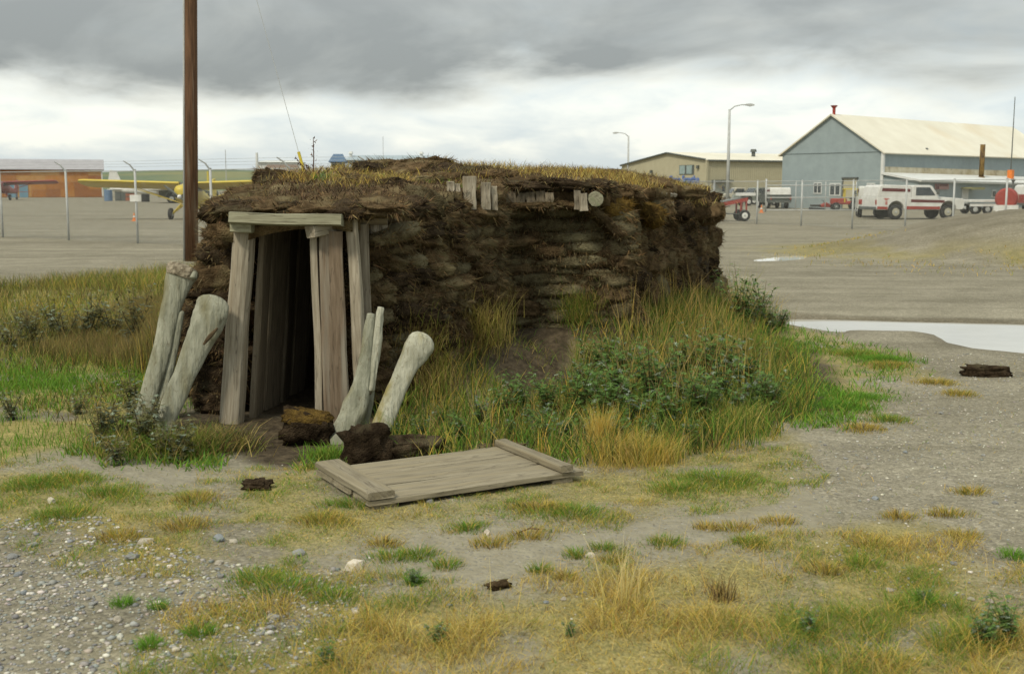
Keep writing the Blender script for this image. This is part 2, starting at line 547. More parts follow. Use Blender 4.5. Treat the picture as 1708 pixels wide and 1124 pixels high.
def ground_material():
    m = bpy.data.materials.new('ground_cover'); m.use_nodes = True
    t = m.node_tree; n = t.nodes; l = t.links; b = n['Principled BSDF']
    b.inputs['Roughness'].default_value = 0.93; b.inputs['Specular IOR Level'].default_value = 0.2
    g = n.new('ShaderNodeNewGeometry'); P = g.outputs['Position']

    def nz(scale, det=5, st=(1, 1, 1)):
        mp = n.new('ShaderNodeMapping'); mp.inputs['Scale'].default_value = st; l.new(P, mp.inputs[0])
        x = n.new('ShaderNodeTexNoise'); x.inputs['Scale'].default_value = scale; x.inputs['Detail'].default_value = det
        x.inputs['Roughness'].default_value = 0.65
        l.new(mp.outputs[0], x.inputs['Vector']); return x.outputs[0]

    def ramp(f, *st):
        r = n.new('ShaderNodeValToRGB'); l.new(f, r.inputs[0]); e = r.color_ramp.elements
        while len(e) < len(st): e.new(0.5)
        for i, (p, c) in enumerate(st): e[i].position = p; e[i].color = (*c, 1)
        return r.outputs[0]

    def mix(f, a, c, bl='MIX'):
        x = n.new('ShaderNodeMixRGB'); x.blend_type = bl
        if isinstance(f, float): x.inputs[0].default_value = f
        else: l.new(f, x.inputs[0])
        for i, q in ((1, a), (2, c)):
            if isinstance(q, tuple): x.inputs[i].default_value = (*q, 1)
            else: l.new(q, x.inputs[i])
        return x.outputs[0]
    vor = n.new('ShaderNodeTexVoronoi'); vor.inputs['Scale'].default_value = 34; l.new(P, vor.inputs['Vector'])
    vor2 = n.new('ShaderNodeTexVoronoi'); vor2.inputs['Scale'].default_value = 90; l.new(P, vor2.inputs['Vector'])
    sc = n.new('ShaderNodeSeparateColor'); l.new(vor.outputs['Color'], sc.inputs[0])
    sc2 = n.new('ShaderNodeSeparateColor'); l.new(vor2.outputs['Color'], sc2.inputs[0])
    # gravel: cold and warm pebbles on grey-tan fines
    peb = ramp(sc.outputs[0], (0.0, (0.165, 0.152, 0.120)), (0.45, (0.245, 0.226, 0.175)), (0.8, (0.30, 0.278, 0.22)), (1.0, (0.44, 0.41, 0.34)))
    peb2 = ramp(sc2.outputs[0], (0.0, (0.165, 0.150, 0.118)), (0.6, (0.262, 0.242, 0.185)), (1.0, (0.38, 0.352, 0.28)))
    gravel = mix(0.62, peb, peb2)
    track = ramp(nz(0.5, 6, (0.10, 1.0, 1)), (0.35, (0.74, 0.73, 0.69)), (0.65, (1.06, 1.055, 1.02)))
    gravel = mix(1.0, gravel, track, 'MULTIPLY')
    ruts = ramp(nz(1.6, 4, (0.035, 1.0, 1)), (0.38, (0.87, 0.865, 0.85)), (0.50, (1.0, 1.0, 1.0)), (0.64, (1.06, 1.06, 1.055)))
    gravel = mix(1.0, gravel, ruts, 'MULTIPLY')
    patch = ramp(nz(1.1, 5), (0.3, (0.78, 0.77, 0.72)), (0.7, (1.15, 1.14, 1.12)))
    gravel = mix(1.0, gravel, patch, 'MULTIPLY')
    sand = ramp(nz(9, 12), (0.3, (0.215, 0.193, 0.135)), (0.7, (0.31, 0.283, 0.205)))
    grit = ramp(sc2.outputs[1], (0.86, (0, 0, 0)), (0.92, (1, 1, 1)))
    sand = mix(grit, sand, mix(0.5, peb, (0.2, 0.19, 0.16)))
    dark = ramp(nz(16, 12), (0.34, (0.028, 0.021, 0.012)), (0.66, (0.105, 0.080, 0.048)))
    ha = n.new('ShaderNodeMath'); ha.operation = 'MULTIPLY_ADD'; ha.inputs[1].default_value = 0.62
    l.new(nz(85, 6, (1, 0.45, 1)), ha.inputs[0])
    hb = n.new('ShaderNodeMath'); hb.operation = 'MULTIPLY'; hb.inputs[1].default_value = 0.40; l.new(nz(5, 8), hb.inputs[0]); l.new(hb.outputs[0], ha.inputs[2])
    thatch = ramp(ha.outputs[0], (0.36, (0.085, 0.078, 0.03)), (0.5, (0.235, 0.205, 0.068)), (0.64, (0.40, 0.325, 0.125)))
    at = n.new('ShaderNodeAttribute'); at.attribute_name = 'Cover'
    sp = n.new('ShaderNodeSeparateColor'); l.new(at.outputs['Color'], sp.inputs[0])
    c = mix(sp.outputs[1], gravel, sand)
    c = mix(sp.outputs[0], c, thatch)
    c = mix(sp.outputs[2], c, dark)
    l.new(c, b.inputs['Base Color'])
    bp = n.new('ShaderNodeBump'); bp.inputs['Strength'].default_value = 1.0; bp.inputs['Distance'].default_value = 0.008
    ad = n.new('ShaderNodeMath'); ad.operation = 'SUBTRACT'
    l.new(nz(30, 8), ad.inputs[0]); l.new(vor.outputs['Distance'], ad.inputs[1])
    l.new(ad.outputs[0], bp.inputs['Height']); l.new(bp.outputs[0], b.inputs['Normal'])
    return m


ground = mesh_np('ground', np.stack([gxf, gyf, gzf], 1), quads, ground_material(), True, cov, None, 'structure', 'Cover')

# ------------------------------------------------------------------ puddles
M_water = mat('puddle_water', (0.60, 0.585, 0.53), (0.54, 0.525, 0.47), 1.5, 0.03, spec=1.0)  # sky glare on the water is painted in through the near-white base colour
for P, lv in ((PUD1, -0.036), (PUD2, -0.045)):
    # cells a little beyond the hollow; the ground itself cuts the shore
    x0, x1 = min(p[0] for p in P) - .4, max(p[0] for p in P) + .4
    y0, y1 = min(p[1] for p in P) - .4, max(p[1] for p in P) + .4
    wx, wy = np.meshgrid(np.arange(x0, x1, 0.1), np.arange(y0, y1, 0.1))
    wet = sdist(wx, wy, P) > -0.22
    cell = wet[:-1, :-1] & wet[1:, :-1] & wet[:-1, 1:] & wet[1:, 1:]
    wi = np.arange(wx.size).reshape(wx.shape)
    wf = np.stack([wi[:-1, :-1][cell], wi[:-1, 1:][cell], wi[1:, 1:][cell], wi[1:, :-1][cell]], 1)
    o = mesh_np('puddle', np.stack([wx.ravel(), wy.ravel(), np.full(wx.size, lv)], 1), wf, M_water)
    o['kind'] = 'structure'

# ================================================================== the sod house
house = empty('sod_house', (0.0, 10.6, 0.0), label='low dark brown sod house with a turf roof and a plank-framed doorway', cat='sod house')
HO = Vector(house.location)

SODK = dict(rough=1.0, coord='Position', bump=0.030, bscale=75, spec=0.03)
M_sod = mat('sod_brown', (0.158, 0.108, 0.057), (0.056, 0.038, 0.020), 12, rand=0.28, c3=(0.195, 0.158, 0.085), scale3=3.2, lo3=0.5, hi3=0.68, **SODK)
M_sodol = mat('sod_olive', (0.160, 0.132, 0.074), (0.062, 0.046, 0.025), 13, rand=0.22, c3=(0.195, 0.170, 0.10), scale3=3.0, lo3=0.45, hi3=0.65, **SODK)
M_soddk = mat('sod_dark', (0.075, 0.054, 0.033), (0.022, 0.015, 0.009), 12, rand=0.3, c3=(0.10, 0.085, 0.05), scale3=3.5, lo3=0.55, hi3=0.7, **SODK)
M_sodoc = mat('sod_ochre', (0.21, 0.135, 0.035), (0.07, 0.045, 0.018), 14, rand=0.15, **SODK)
M_core = mat('packed_earth', (0.060, 0.046, 0.030), (0.020, 0.015, 0.009), 6, 0.97, 0.02, 20, coord='Position', spec=0.1)


def sod_mesh(name, seed, nu=34, nv=18, p=0.55, rug=0.16, flat=1.0):
    """a lumpy, rounded slab, unit size, ragged by noise"""
    vs, fs = [], []
    rr = random.Random(seed)
    o = Vector((rr.uniform(0, 50), rr.uniform(0, 50), rr.uniform(0, 50)))

    def sp(c, e): return math.copysign(abs(c) ** e, c)
    for j in range(nv + 1):
        ph = -math.pi / 2 + math.pi * j / nv
        for i in range(nu):
            th = 2 * math.pi * i / nu
            d = Vector((sp(math.cos(ph), p) * sp(math.cos(th), p), sp(math.cos(ph), p) * sp(math.sin(th), p), sp(math.sin(ph), p))) * 0.5
            k = 1 + rug * noise.noise(d * 3.2 + o) * 1.6 + rug * 1.1 * noise.noise(d * 7.5 + o) + rug * 0.8 * noise.noise(d * 17 + o)
            d = d * k
            d.z += 0.10 * noise.noise(Vector((d.x * 2.0, d.y * 2.0, 3)) + o)
            vs.append(d)
    for j in range(nv):
        for i in range(nu):
            a = j * nu + i; b = j * nu + (i + 1) % nu
            fs.append((a, b, b + nu, a + nu))
    me = bpy.data.meshes.new(name)
    me.from_pydata([tuple(v) for v in vs], [], fs)
    bm = bmesh.new(); bm.from_mesh(me)
    bmesh.ops.remove_doubles(bm, verts=bm.verts, dist=1e-5)
    bm.to_mesh(me); bm.free()
    me.polygons.foreach_set('use_smooth', [True] * len(me.polygons))
    return me


SOD_MESH = {}
M_sodbag = mat('sod_grey_olive', (0.175, 0.148, 0.082), (0.070, 0.053, 0.028), 16, rand=0.2, c3=(0.215, 0.19, 0.11), scale3=4.0, lo3=0.42, hi3=0.66, **SODK)
for nm, m_ in (('brown', M_sod), ('olive', M_sodol), ('dark', M_soddk), ('ochre', M_sodoc), ('bag', M_sodbag)):
    lst = []
    for s in range(7 if nm != 'ochre' else 2):
        me = sod_mesh('sod_' + nm, s * 13 + len(nm), p=(0.62 if nm != 'bag' else 0.74) + 0.08 * (s % 3), rug={'olive': 0.075, 'bag': 0.045}.get(nm, 0.12) + 0.025 * (s % 3))
        me.materials.append(m_); lst.append(me)
    SOD_MESH[nm] = lst

FIB = []       # (point, outward, amount, kind)


def sod(pos, size, rot=(0, 0, 0), kind='brown', name='sod_block', out=None, fib=1.0):
    me = random.choice(SOD_MESH[kind])
    o = link(name, me, house)
    pos = Vector(pos)
    o.location = pos - HO
    o.rotation_euler = rot
    o.scale = size
    # remember fibres over the surface
    E = Matrix.Rotation(rot[2], 3, 'Z') @ Matrix.Rotation(rot[1], 3, 'Y') @ Matrix.Rotation(rot[0], 3, 'X')
    nf = int(fib * ((900 if size[0] > 0.5 else 1700) if kind == 'olive' else 2100) * (size[0] * size[2] + 0.5 * size[0] * size[1]) ** 0.9 * 6)
    for _ in range(nf):
        d = Vector((random.gauss(0, 1), random.gauss(0, 1), random.gauss(0, 1))).normalized()
        q = Vector((math.copysign(abs(d.x) ** 0.6, d.x) * size[0], math.copysign(abs(d.y) ** 0.6, d.y) * size[1],
                    math.copysign(abs(d.z) ** 0.6, d.z) * size[2])) * 0.5
        nrm = E @ Vector((d.x / size[0], d.y / size[1], d.z / size[2])).normalized()
        if nrm.y > 0.5: continue
        FIB.append((pos + E @ q, nrm, kind))
    return o


def along(poly, t):
    """point and unit direction at arc-length fraction t"""
    seg = [math.dist(poly[i], poly[i + 1]) for i in range(len(poly) - 1)]
    s = t * sum(seg)
    for i, L_ in enumerate(seg):
        if s <= L_ or i == len(seg) - 1:
            k = min(max(s / L_, 0), 1)
            a, b = poly[i], poly[i + 1]
            d = Vector((b[0] - a[0], b[1] - a[1], 0)).normalized()
            return Vector((a[0] + (b[0] - a[0]) * k, a[1] + (b[1] - a[1]) * k, 0)), d
        s -= L_


def length(poly): return sum(math.dist(poly[i], poly[i + 1]) for i in range(len(poly) - 1))


def sod_wall(poly, ztop, ch, ln, depth, batter, kinds, jit=0.02, tilt=0.05, z0=0.0, side=1, rough_rot=0.0, skip=None, hmul=1.35, bpow=1.0):
    L_ = length(poly)
    z = z0
    course = 0
    while True:
        h = ch * random.uniform(0.85, 1.2)
        if z + h * 0.3 > max(ztop(0), ztop(0.5), ztop(1)): break
        x = -random.uniform(0, ln[1] * 0.5)
        while x < L_:
            l_ = random.uniform(*ln)
            c = x + l_ / 2
            x += l_ * 0.93
            t = c / L_
            if t < 0.0 or t > 1.0: t = min(max(t, 0.03), 0.97)
            if z + h * 0.4 > ztop(t): continue
            p, d = along(poly, t)
            n = Vector((d.y, -d.x, 0)) * side
            inn = batter * (z / max(ztop(t), 0.1)) ** bpow + random.gauss(0, jit)
            p = p - n * (depth * 0.28 + inn)
            zz = z + h / 2 + 0.02 * math.sin(c * 4 + course) + random.gauss(0, 0.01)
            if skip and skip(t, zz): continue
            yaw = math.atan2(d.y, d.x) + random.gauss(0, 0.06 + rough_rot)
            sod((p.x, p.y, zz), (l_ * 1.1, depth * random.uniform(0.85, 1.15), h * hmul * random.uniform(0.9, 1.15)),
                (random.gauss(0, 0.05 + rough_rot), random.gauss(0, tilt + rough_rot), yaw), random.choices(*kinds)[0])
        z += h
        course += 1


# passage wall to the right of the doorway: many short, weathered lumps
sod_wall(WALL_PASS, lambda t: 1.33 + 0.39 * t ** 0.8 - 0.06 * t, 0.098, (0.20, 0.46), 0.30, 0.10,
         (('brown', 'olive', 'dark'), (6, 3, 2)), jit=0.022, tilt=0.06, z0=0.08, rough_rot=0.04)
# chamber front: long, even courses
sod_wall(WALL_MAIN, lambda t: 1.46, 0.098, (0.34, 0.78), 0.30, 0.02, (('bag', 'brown'), (7, 2)), jit=0.014, tilt=0.025, z0=0.14, hmul=1.42)
# chamber right side: coarse broken clods
sod_wall(WALL_RIGHT, lambda t: 1.44 + 0.06 * math.sin(t * 9) + 0.06 * t, 0.150, (0.22, 0.46), 0.38, 0.16,
         (('brown', 'olive', 'dark'), (7, 2, 4)), jit=0.05, tilt=0.13, z0=0.03, rough_rot=0.18, hmul=1.5)
# left of the doorway
sod_wall(WALL_LEFT, lambda t: 1.40, 0.15, (0.28, 0.5), 0.36, 0.30, (('dark', 'brown'), (4, 3)), jit=0.03, tilt=0.08, z0=0.02, side=-1, rough_rot=0.05, bpow=2.6)
# broken corner lumps between chamber front and its right side, and on the passage corner
for z in np.arange(0.1, 1.45, 0.15):
    sod((0.98 + random.gauss(0, 0.04), 10.70, z), (0.34, 0.34, 0.20), (0, random.gauss(0, .1), random.gauss(0.5, .3)), random.choice(['brown', 'dark', 'olive']))
for z in np.arange(0.2, 1.6, 0.14):
    sod((-0.20 + random.gauss(0, 0.03), 10.0, z), (0.30, 0.30, 0.17), (0, random.gauss(0, .1), random.gauss(1.0, .3)), random.choice(['brown', 'olive']))
for z in np.arange(0.08, 1.5, 0.16):     # far corner of the chamber
    for q in (0, 1):
        sod((2.56 + random.gauss(0, 0.04) - 0.10 * q - 0.10 * z, 15.0 + 0.22 * q, z), (0.42, 0.42, 0.27), (random.gauss(0, .15), random.gauss(0, .15), random.gauss(1.0, .4)), random.choice(['brown', 'dark', 'brown', 'olive']))
# slabs leaning out of the wall head
pA = UD(656, 390, 8.44); sod(pA, (0.46, 0.28, 0.12), (0, -0.22, 0.75), 'olive')
pA = UD(672, 348, 8.95); sod(pA, (0.42, 0.36, 0.16), (0, -0.12, 0.7), 'dark')
pA = UD(708, 338, 9.2); sod(pA, (0.36, 0.34, 0.20), (0.1, 0.55, 0.6), 'olive')
pA = UD(740, 345, 9.5); sod(pA, (0.42, 0.34, 0.15), (0, 0.30, 0.6), 'olive')
pA = UD(795, 352, 9.8); sod(pA, (0.48, 0.34, 0.14), (0, 0.1, 0.7), 'brown')
pA = UD(1005, 368, 10.6); sod(pA, (0.50, 0.32, 0.13), (0, 0.72, 0.15), 'brown')
pA = UD(1018, 350, 10.75); sod(pA, (0.36, 0.36, 0.22), (0, 0.1, 0.4), 'ochre')
pA = UD(945, 342, 10.45); sod(pA, (0.50, 0.30, 0.09), (0, 0.05, 0), 'brown')
pA = UD(880, 343, 10.40); sod(pA, (0.60, 0.36, 0.09), (0, -0.03, 0), 'brown')
pA = UD(1082, 358, 11.4); sod(pA, (0.26, 0.3, 0.22), (0.2, 0.3, 1), 'ochre')

# packed core behind the blocks: two passage flanks and the chamber
def prism(poly, z0, z1, inset, name, m_):
    cx = sum(p[0] for p in poly) / len(poly); cy = sum(p[1] for p in poly) / len(poly)
    lv = 5; vs, fs = [], []; n = len(poly)
    for k in range(lv + 1):
        f = k / lv
        for (x, y) in poly:
            d = Vector((cx - x, cy - y, 0)); d = d.normalized() * inset * f
            w_ = 0.05 * noise.noise(Vector((x * 2, y * 2, f * 4)))
            vs.append((x + d.x + w_, y + d.y + w_, z0 + (z1 - z0) * f))
    for k in range(lv):
        for i in range(n):
            fs.append((k * n + i, k * n + (i + 1) % n, (k + 1) * n + (i + 1) % n, (k + 1) * n + i))
    fs.append(tuple(lv * n + i for i in range(n)))
    b = MB(); b.add(vs, fs)
    return b.build(name, m_, house, world=True)


TL = [(-1.93, 8.34), (-1.70, 10.25)]     # tunnel, left wall line
TR = [(-1.20, 8.46), (-0.98, 10.25)]
prism([(-2.12, 8.58), (-2.34, 8.72), (-2.54, 9.3), (-2.62, 10.4), (-1.80, 10.4)], -0.1, 1.42, 0.08, 'earth_core', M_core)
prism([(-1.08, 8.60), (-0.80, 8.98), (-0.46, 9.5), (-0.26, 10.0), (-0.3, 10.6), (-0.92, 10.4)], -0.1, 1.46, 0.05, 'earth_core', M_core)
prism([(-2.6, 10.35), (-0.2, 10.62), (0.86, 10.72), (1.28, 11.55), (1.92, 13.1), (2.72, 15.1), (1.3, 16.7), (-1.0, 16.2), (-2.55, 13.1)], -0.1, 1.58, 0.14, 'earth_core', M_core)

# ------------------------------------------------------------------ roof
ROOF = [(-2.12, 8.10), (-1.62, 8.06), (-1.08, 8.12), (-0.98, 8.40), (-0.62, 9.05), (-0.25, 9.75), (0.05, 10.32), (0.50, 10.36), (0.92, 10.46), (1.40, 11.5), (2.0, 13.0), (2.62, 15.0),
        (1.5, 16.6), (-1.0, 16.1), (-2.5, 13.0), (-2.42, 10.6), (-2.22, 9.5)]


def roofz(x, y):
    x = np.asarray(x, float); y = np.asarray(y, float)
    d = np.clip(sdist(x, y, ROOF), 0, 3)
    z = 1.49 + 0.17 * sstep(8.0, 10.0, y) + 0.08 * sstep(0, 0.35, d)
    z += 0.13 * sstep(9.8, 11.6, y) * sstep(0.0, 1.0, d)
    z -= 0.06 * sstep(13, 15.5, y)
    z += 0.15 * (fbm(x, y, 1.5, 61, 4) - 0.5) + 0.05 * (fbm(x, y, 6, 62, 3) - 0.5)
    return z


rx = np.arange(-2.7, 2.8, 0.06); ry = np.arange(8.0, 16.8, 0.06)
RX, RY = np.meshgrid(rx, ry)
ins = inpoly(RX.ravel(), RY.ravel(), ROOF).reshape(RX.shape)
idx = -np.ones(RX.shape, int)
cells = ins[:-1, :-1] & ins[1:, :-1] & ins[:-1, 1:] & ins[1:, 1:]
vs, fs = [], []
used = np.zeros(RX.shape, bool)
used[:-1, :-1] |= cells; used[1:, :-1] |= cells; used[:-1, 1:] |= cells; used[1:, 1:] |= cells
idx[used] = np.arange(used.sum())
ux, uy = RX[used], RY[used]
uz = roofz(ux, uy)
nt_ = len(ux)
jx = ux + 0.03 * (vnoise(ux * 9, uy * 9, 5) - .5); jy = uy + 0.03 * (vnoise(ux * 9, uy * 9, 6) - .5)
verts = [(jx[i], jy[i], uz[i]) for i in range(nt_)] + [(jx[i], jy[i], uz[i] - 0.13) for i in range(nt_)]
for j, i in zip(*np.nonzero(cells)):
    a, b, c, d = idx[j, i], idx[j, i + 1], idx[j + 1, i + 1], idx[j + 1, i]
    fs.append((a, b, c, d)); fs.append((d + nt_, c + nt_, b + nt_, a + nt_))
H_, W_ = cells.shape
for j, i in zip(*np.nonzero(cells)):
    a, b, c, d = idx[j, i], idx[j, i + 1], idx[j + 1, i + 1], idx[j + 1, i]
    if j == 0 or not cells[j - 1, i]: fs.append((b, a, a + nt_, b + nt_))
    if j == H_ - 1 or not cells[j + 1, i]: fs.append((d, c, c + nt_, d + nt_))
    if i == 0 or not cells[j, i - 1]: fs.append((a, d, d + nt_, a + nt_))
    if i == W_ - 1 or not cells[j, i + 1]: fs.append((c, b, b + nt_, c + nt_))
b_ = MB(); b_.v = verts; b_.f = fs
roof = b_.build('roof', M_sod, house, smooth=True, world=True, fixn=False)
roof['label'] = 'turf roof of brown peat with golden dead grass'

# thick peat mats lying on the roof
def mat_at(u, v, Y, size, rot=(0, 0, 0), kind='dark', fib=0.5):
    p = UD(u - (10 if u > 1140 else 0), v + 4, Y)
    return sod(p, size, rot, kind, 'turf_mat', fib=fib * 1.6)


for k in range(9):      # the thick front mat over the doorway, laid as overlapping turves
    u = 405 + k * 29
    mat_at(u, 343 - 2 * math.sin(k), 8.32 + 0.03 * (k % 2), (0.40, 0.52, 0.12), (random.gauss(0.1, .03), random.gauss(0, .04), random.gauss(0, .1)), 'brown' if k % 3 else 'dark')
for (u, v, Y, s, kd) in (
        (372, 352, 8.5, (0.26, 0.4, 0.13), 'dark'), (400, 335, 8.9, (0.40, 0.5, 0.15), 'brown'), (430, 318, 9.6, (0.4, 0.6, 0.12), 'brown'),
        (462, 299, 10.4, (0.42, 0.45, 0.19), 'dark'), (500, 296, 10.6, (0.3, 0.4, 0.12), 'dark'), (620, 300, 9.9, (0.55, 0.5, 0.10), 'brown'),
        (655, 310, 9.6, (0.30, 0.4, 0.15), 'dark'), (630, 284, 11.2, (0.5, 0.7, 0.15), 'dark'), (680, 283, 11.1, (0.55, 0.7, 0.16), 'brown'), (735, 286, 11.0, (0.55, 0.7, 0.15), 'dark'),
        (655, 273, 12.2, (0.6, 0.8, 0.12), 'brown'), (725, 275, 12.1, (0.6, 0.8, 0.12), 'brown'), (790, 287, 11.2, (0.55, 0.6, 0.15), 'dark'), (830, 290, 10.9, (0.45, 0.5, 0.12), 'brown'),
        (700, 303, 10.3, (0.5, 0.5, 0.14), 'brown'), (745, 298, 10.6, (0.4, 0.5, 0.15), 'brown'), (860, 300, 10.75, (0.5, 0.5, 0.11), 'brown'),
        (890, 306, 10.45, (0.6, 0.4, 0.08), 'dark'), (950, 306, 10.45, (0.6, 0.4, 0.10), 'dark'), (1000, 310, 10.6, (0.3, 0.5, 0.16), 'dark'),
        (1040, 318, 11.0, (0.4, 0.5, 0.16), 'brown'), (1062, 314, 11.9, (0.4, 0.5, 0.2), 'brown'), (1088, 308, 12.6, (0.36, 0.5, 0.22), 'brown'),
        (1130, 318, 13.2, (0.55, 0.5, 0.16), 'brown'), (1155, 326, 13.9, (0.40, 0.5, 0.24), 'dark'), (1180, 333, 14.5, (0.45, 0.5, 0.26), 'dark'),
        (1165, 345, 13.6, (0.35, 0.4, 0.26), 'brown'), (1192, 352, 14.4, (0.36, 0.4, 0.26), 'brown'), (1100, 345, 12.2, (0.3, 0.4, 0.24), 'brown'),
        (1130, 350, 12.7, (0.34, 0.4, 0.24), 'dark')):
    mat_at(u, v, Y, s, (random.gauss(0, .08), random.gauss(0, .08), random.gauss(0, .3)), kd)


# ------------------------------------------------------------------ timber
def timber(name, a, b, w_, t_, m_, parent=None, face=(0, -1, 0), seed=None, taper=1.0, round_=False, warp=0.006, label=None):
    """a board or split log from a to b; w_ across the face, t_ thick; own mesh, long axis local X"""
    a, b = Vector(a), Vector(b)
    ax = (b - a); ln = ax.length; ax.normalize()
    f = Vector(face); f = (f - ax * f.dot(ax)).normalized()
    sd = ax.cross(f).normalized()
    rr = random.Random(seed if seed is not None else hash((round(a.x, 3), round(a.z, 3))) & 0xffff)
    n = 10; vs, fs = [], []
    if round_:
        prof = [(math.cos(2 * math.pi * k / 12) * 0.5, math.sin(2 * math.pi * k / 12) * 0.5) for k in range(12)]
    else:
        e = 0.07
        prof = [(-.5 + e, -.5), (.5 - e, -.5), (.5, -.5 + 2 * e), (.5, .5 - 2 * e), (.5 - e, .5), (-.5 + e, .5), (-.5, .5 - 2 * e), (-.5, -.5 + 2 * e)]
    m = len(prof)
    o = rr.uniform(0, 99)
    for i in range(n + 1):
        f_ = i / n; x = f_ * ln
        k = 1 + (taper - 1) * f_
        cy = warp * 2 * noise.noise(Vector((f_ * 2.2, o, 0))); cz = warp * 2 * noise.noise(Vector((f_ * 2.2, o, 9)))
        for j, (p, q) in enumerate(prof):
            g_ = 1 + 0.10 * noise.noise(Vector((f_ * 3, j * 0.9 + o, 5)))
            xe = x + (0.012 * noise.noise(Vector((p * 4, q * 4, o))) if i in (0, n) else 0)
            vs.append((xe, p * w_ * k * g_ + cy, q * t_ * k * g_ + cz))
    for i in range(n):
        for j in range(m):
            fs.append((i * m + j, i * m + (j + 1) % m, (i + 1) * m + (j + 1) % m, (i + 1) * m + j))
    fs.append(tuple(range(m - 1, -1, -1))); fs.append(tuple(n * m + j for j in range(m)))
    mb = MB(); mb.v = vs; mb.f = fs
    ob = mb.build(name, m_, None, smooth=False)
    off = Vector(parent.location) if parent else Vector((0, 0, 0))
    Mx = Matrix((ax, sd, f)).transposed().to_4x4()
    Mx.translation = a - off
    ob.matrix_local = Mx
    if parent:
        ob.parent = parent
        ob.matrix_parent_inverse = Matrix.Identity(4)
        ob.matrix_basis = Mx
    if label: ob['label'] = label
    return ob


FY = 8.18
dp = lambda u, v, Y=FY: UD(u, v, Y)
timber('door_post', dp(386, 724), dp(407, 383), 0.170, 0.15, M_woodpale, house, (0.2, -1, 0), round_=True, seed=3, taper=0.95, label='rounded grey driftwood door post')
timber('door_post', dp(562, 712, 8.12), dp(552, 385, 8.12), 0.186, 0.07, M_woodwarm, house, (0.12, -1, 0), seed=5, taper=0.88, label='broad brown plank door post')
timber('door_post', dp(534, 712, 8.19), dp(524, 388, 8.19), 0.055, 0.16, M_woodpale, house, (0.1, -1, 0), seed=6)
timber('lintel', dp(386, 364, 8.04), dp(572, 369, 8.04), 0.080, 0.16, M_woodgreen, house, (0, -1, 0.1), seed=8, label='pale greenish log lintel over the doorway')
timber('lintel_block', dp(388, 378, 8.10), dp(423, 379, 8.10), 0.075, 0.16, M_woodgreen, house, seed=9)
timber('side_beam', dp(517, 388, 8.02), dp(600, 372, 8.40), 0.085, 0.10, M_woodpale, house, (0.4, -1, 0), seed=10)
timber('side_plank', dp(601, 640, 8.16), dp(586, 366, 8.16), 0.085, 0.05, M_woodpale, house, (-0.3, -1, 0), seed=11)
timber('side_plank', dp(613, 620, 8.24), dp(606, 374, 8.24), 0.075, 0.04, M_wood, house, (0.3, -1, 0), seed=12)
timber('side_plank', dp(614, 395, 8.36), dp(612, 349, 8.36), 0.05, 0.05, M_woodpale, house, (0.3, -1, 0), seed=13)
timber('side_plank', dp(632, 392, 8.36), dp(632, 342, 8.36), 0.125, 0.05, M_woodpale, house, (0.35, -1, 0), seed=14)
# boards standing proud of the wall head
for (u, v0, v1, Y, w_) in ((752, 340, 304, 9.52, 0.064), (763, 342, 307, 9.55, 0.046), (784, 350, 295, 9.58, 0.112), (811, 350, 305, 9.66, 0.082), (825, 350, 311, 9.72, 0.050)):
    timber('wall_board', dp(u, v0, Y), dp(u + random.uniform(-1, 2), v1, Y), w_, 0.04, M_woodpale, house, (0.2, -1, 0.05))
for k in range(6):
    u = 838 + k * 15.5
    timber('wall_board', dp(u, 350, 10.30), dp(u + 1, 319 + random.uniform(-1, 3), 10.30), 0.082, 0.035, M_wooddark, house, (0, -1, 0))
timber('wall_board', dp(963, 350, 10.24), dp(962, 318, 10.24), 0.06, 0.04, M_wood, house)
timber('wall_board', dp(974, 352, 10.18), dp(973, 323, 10.18), 0.075, 0.04, M_woodpale, house)
timber('log_end', dp(994, 332, 10.15), dp(985, 325, 11.2), 0.135, 0.135, M_woodgreen, house, (0, 0, 1), round_=True, label='round end of a roof log')
timber('roof_plank', dp(1072, 315, 11.75), dp(1122, 325, 12.5), 0.10, 0.04, M_woodpale, house, (0.2, -0.4, 1))
for (u, v0, v1, Y) in ((1070, 345, 323, 11.8), (1082, 346, 325, 12.0), (1097, 348, 326, 12.15), (1115, 352, 328, 12.45)):
    timber('wall_board', dp(u, v0, Y), dp(u, v1, Y), 0.07 if u != 1115 else 0.11, 0.04, M_woodpale, house, (0.4, -1, 0))
timber('roof_plank', dp(450, 313, 9.9), dp(495, 310, 9.9), 0.06, 0.05, M_wood, house)

# planks lining the passage
for k in range(6):
    f_ = (k + 0.35) / 6.0
    x = TL[0][0] + (TL[1][0] - TL[0][0]) * f_; y = TL[0][1] + (TL[1][1] - TL[0][1]) * f_
    timber('inner_plank', (x - 0.02, y, -0.04), (x + 0.10, y + 0.03, 1.46), 0.275, 0.05, M_wooddark, house, (1, -0.13 + 0.12 * (-1) ** k, 0), seed=40 + k)
    x = TR[0][0] + (TR[1][0] - TR[0][0]) * f_; y = TR[0][1] + (TR[1][1] - TR[0][1]) * f_
    timber('inner_plank', (x + 0.04, y, -0.04), (x - 0.02, y + 0.02, 1.46), 0.27, 0.045, M_wooddark, house, (-1, 0.13, 0), seed=60 + k)
for k in range(5):
    x = -1.68 + k * 0.165
    timber('inner_plank', (x, 10.24, -0.04), (x + 0.01, 10.26, 1.5), 0.16, 0.05, M_wooddark, house, (0, -1, 0), seed=80 + k)
for k in range(7):
    y = 8.25 + k * 0.3
    timber('ceiling_pole', (-2.1 + 0.03 * k, y, 1.475 + 0.012 * k), (-0.9 + 0.03 * k, y + 0.02, 1.475 + 0.012 * k), 0.09, 0.09, M_wooddark, house, (0, 0, 1), seed=90 + k, round_=True)


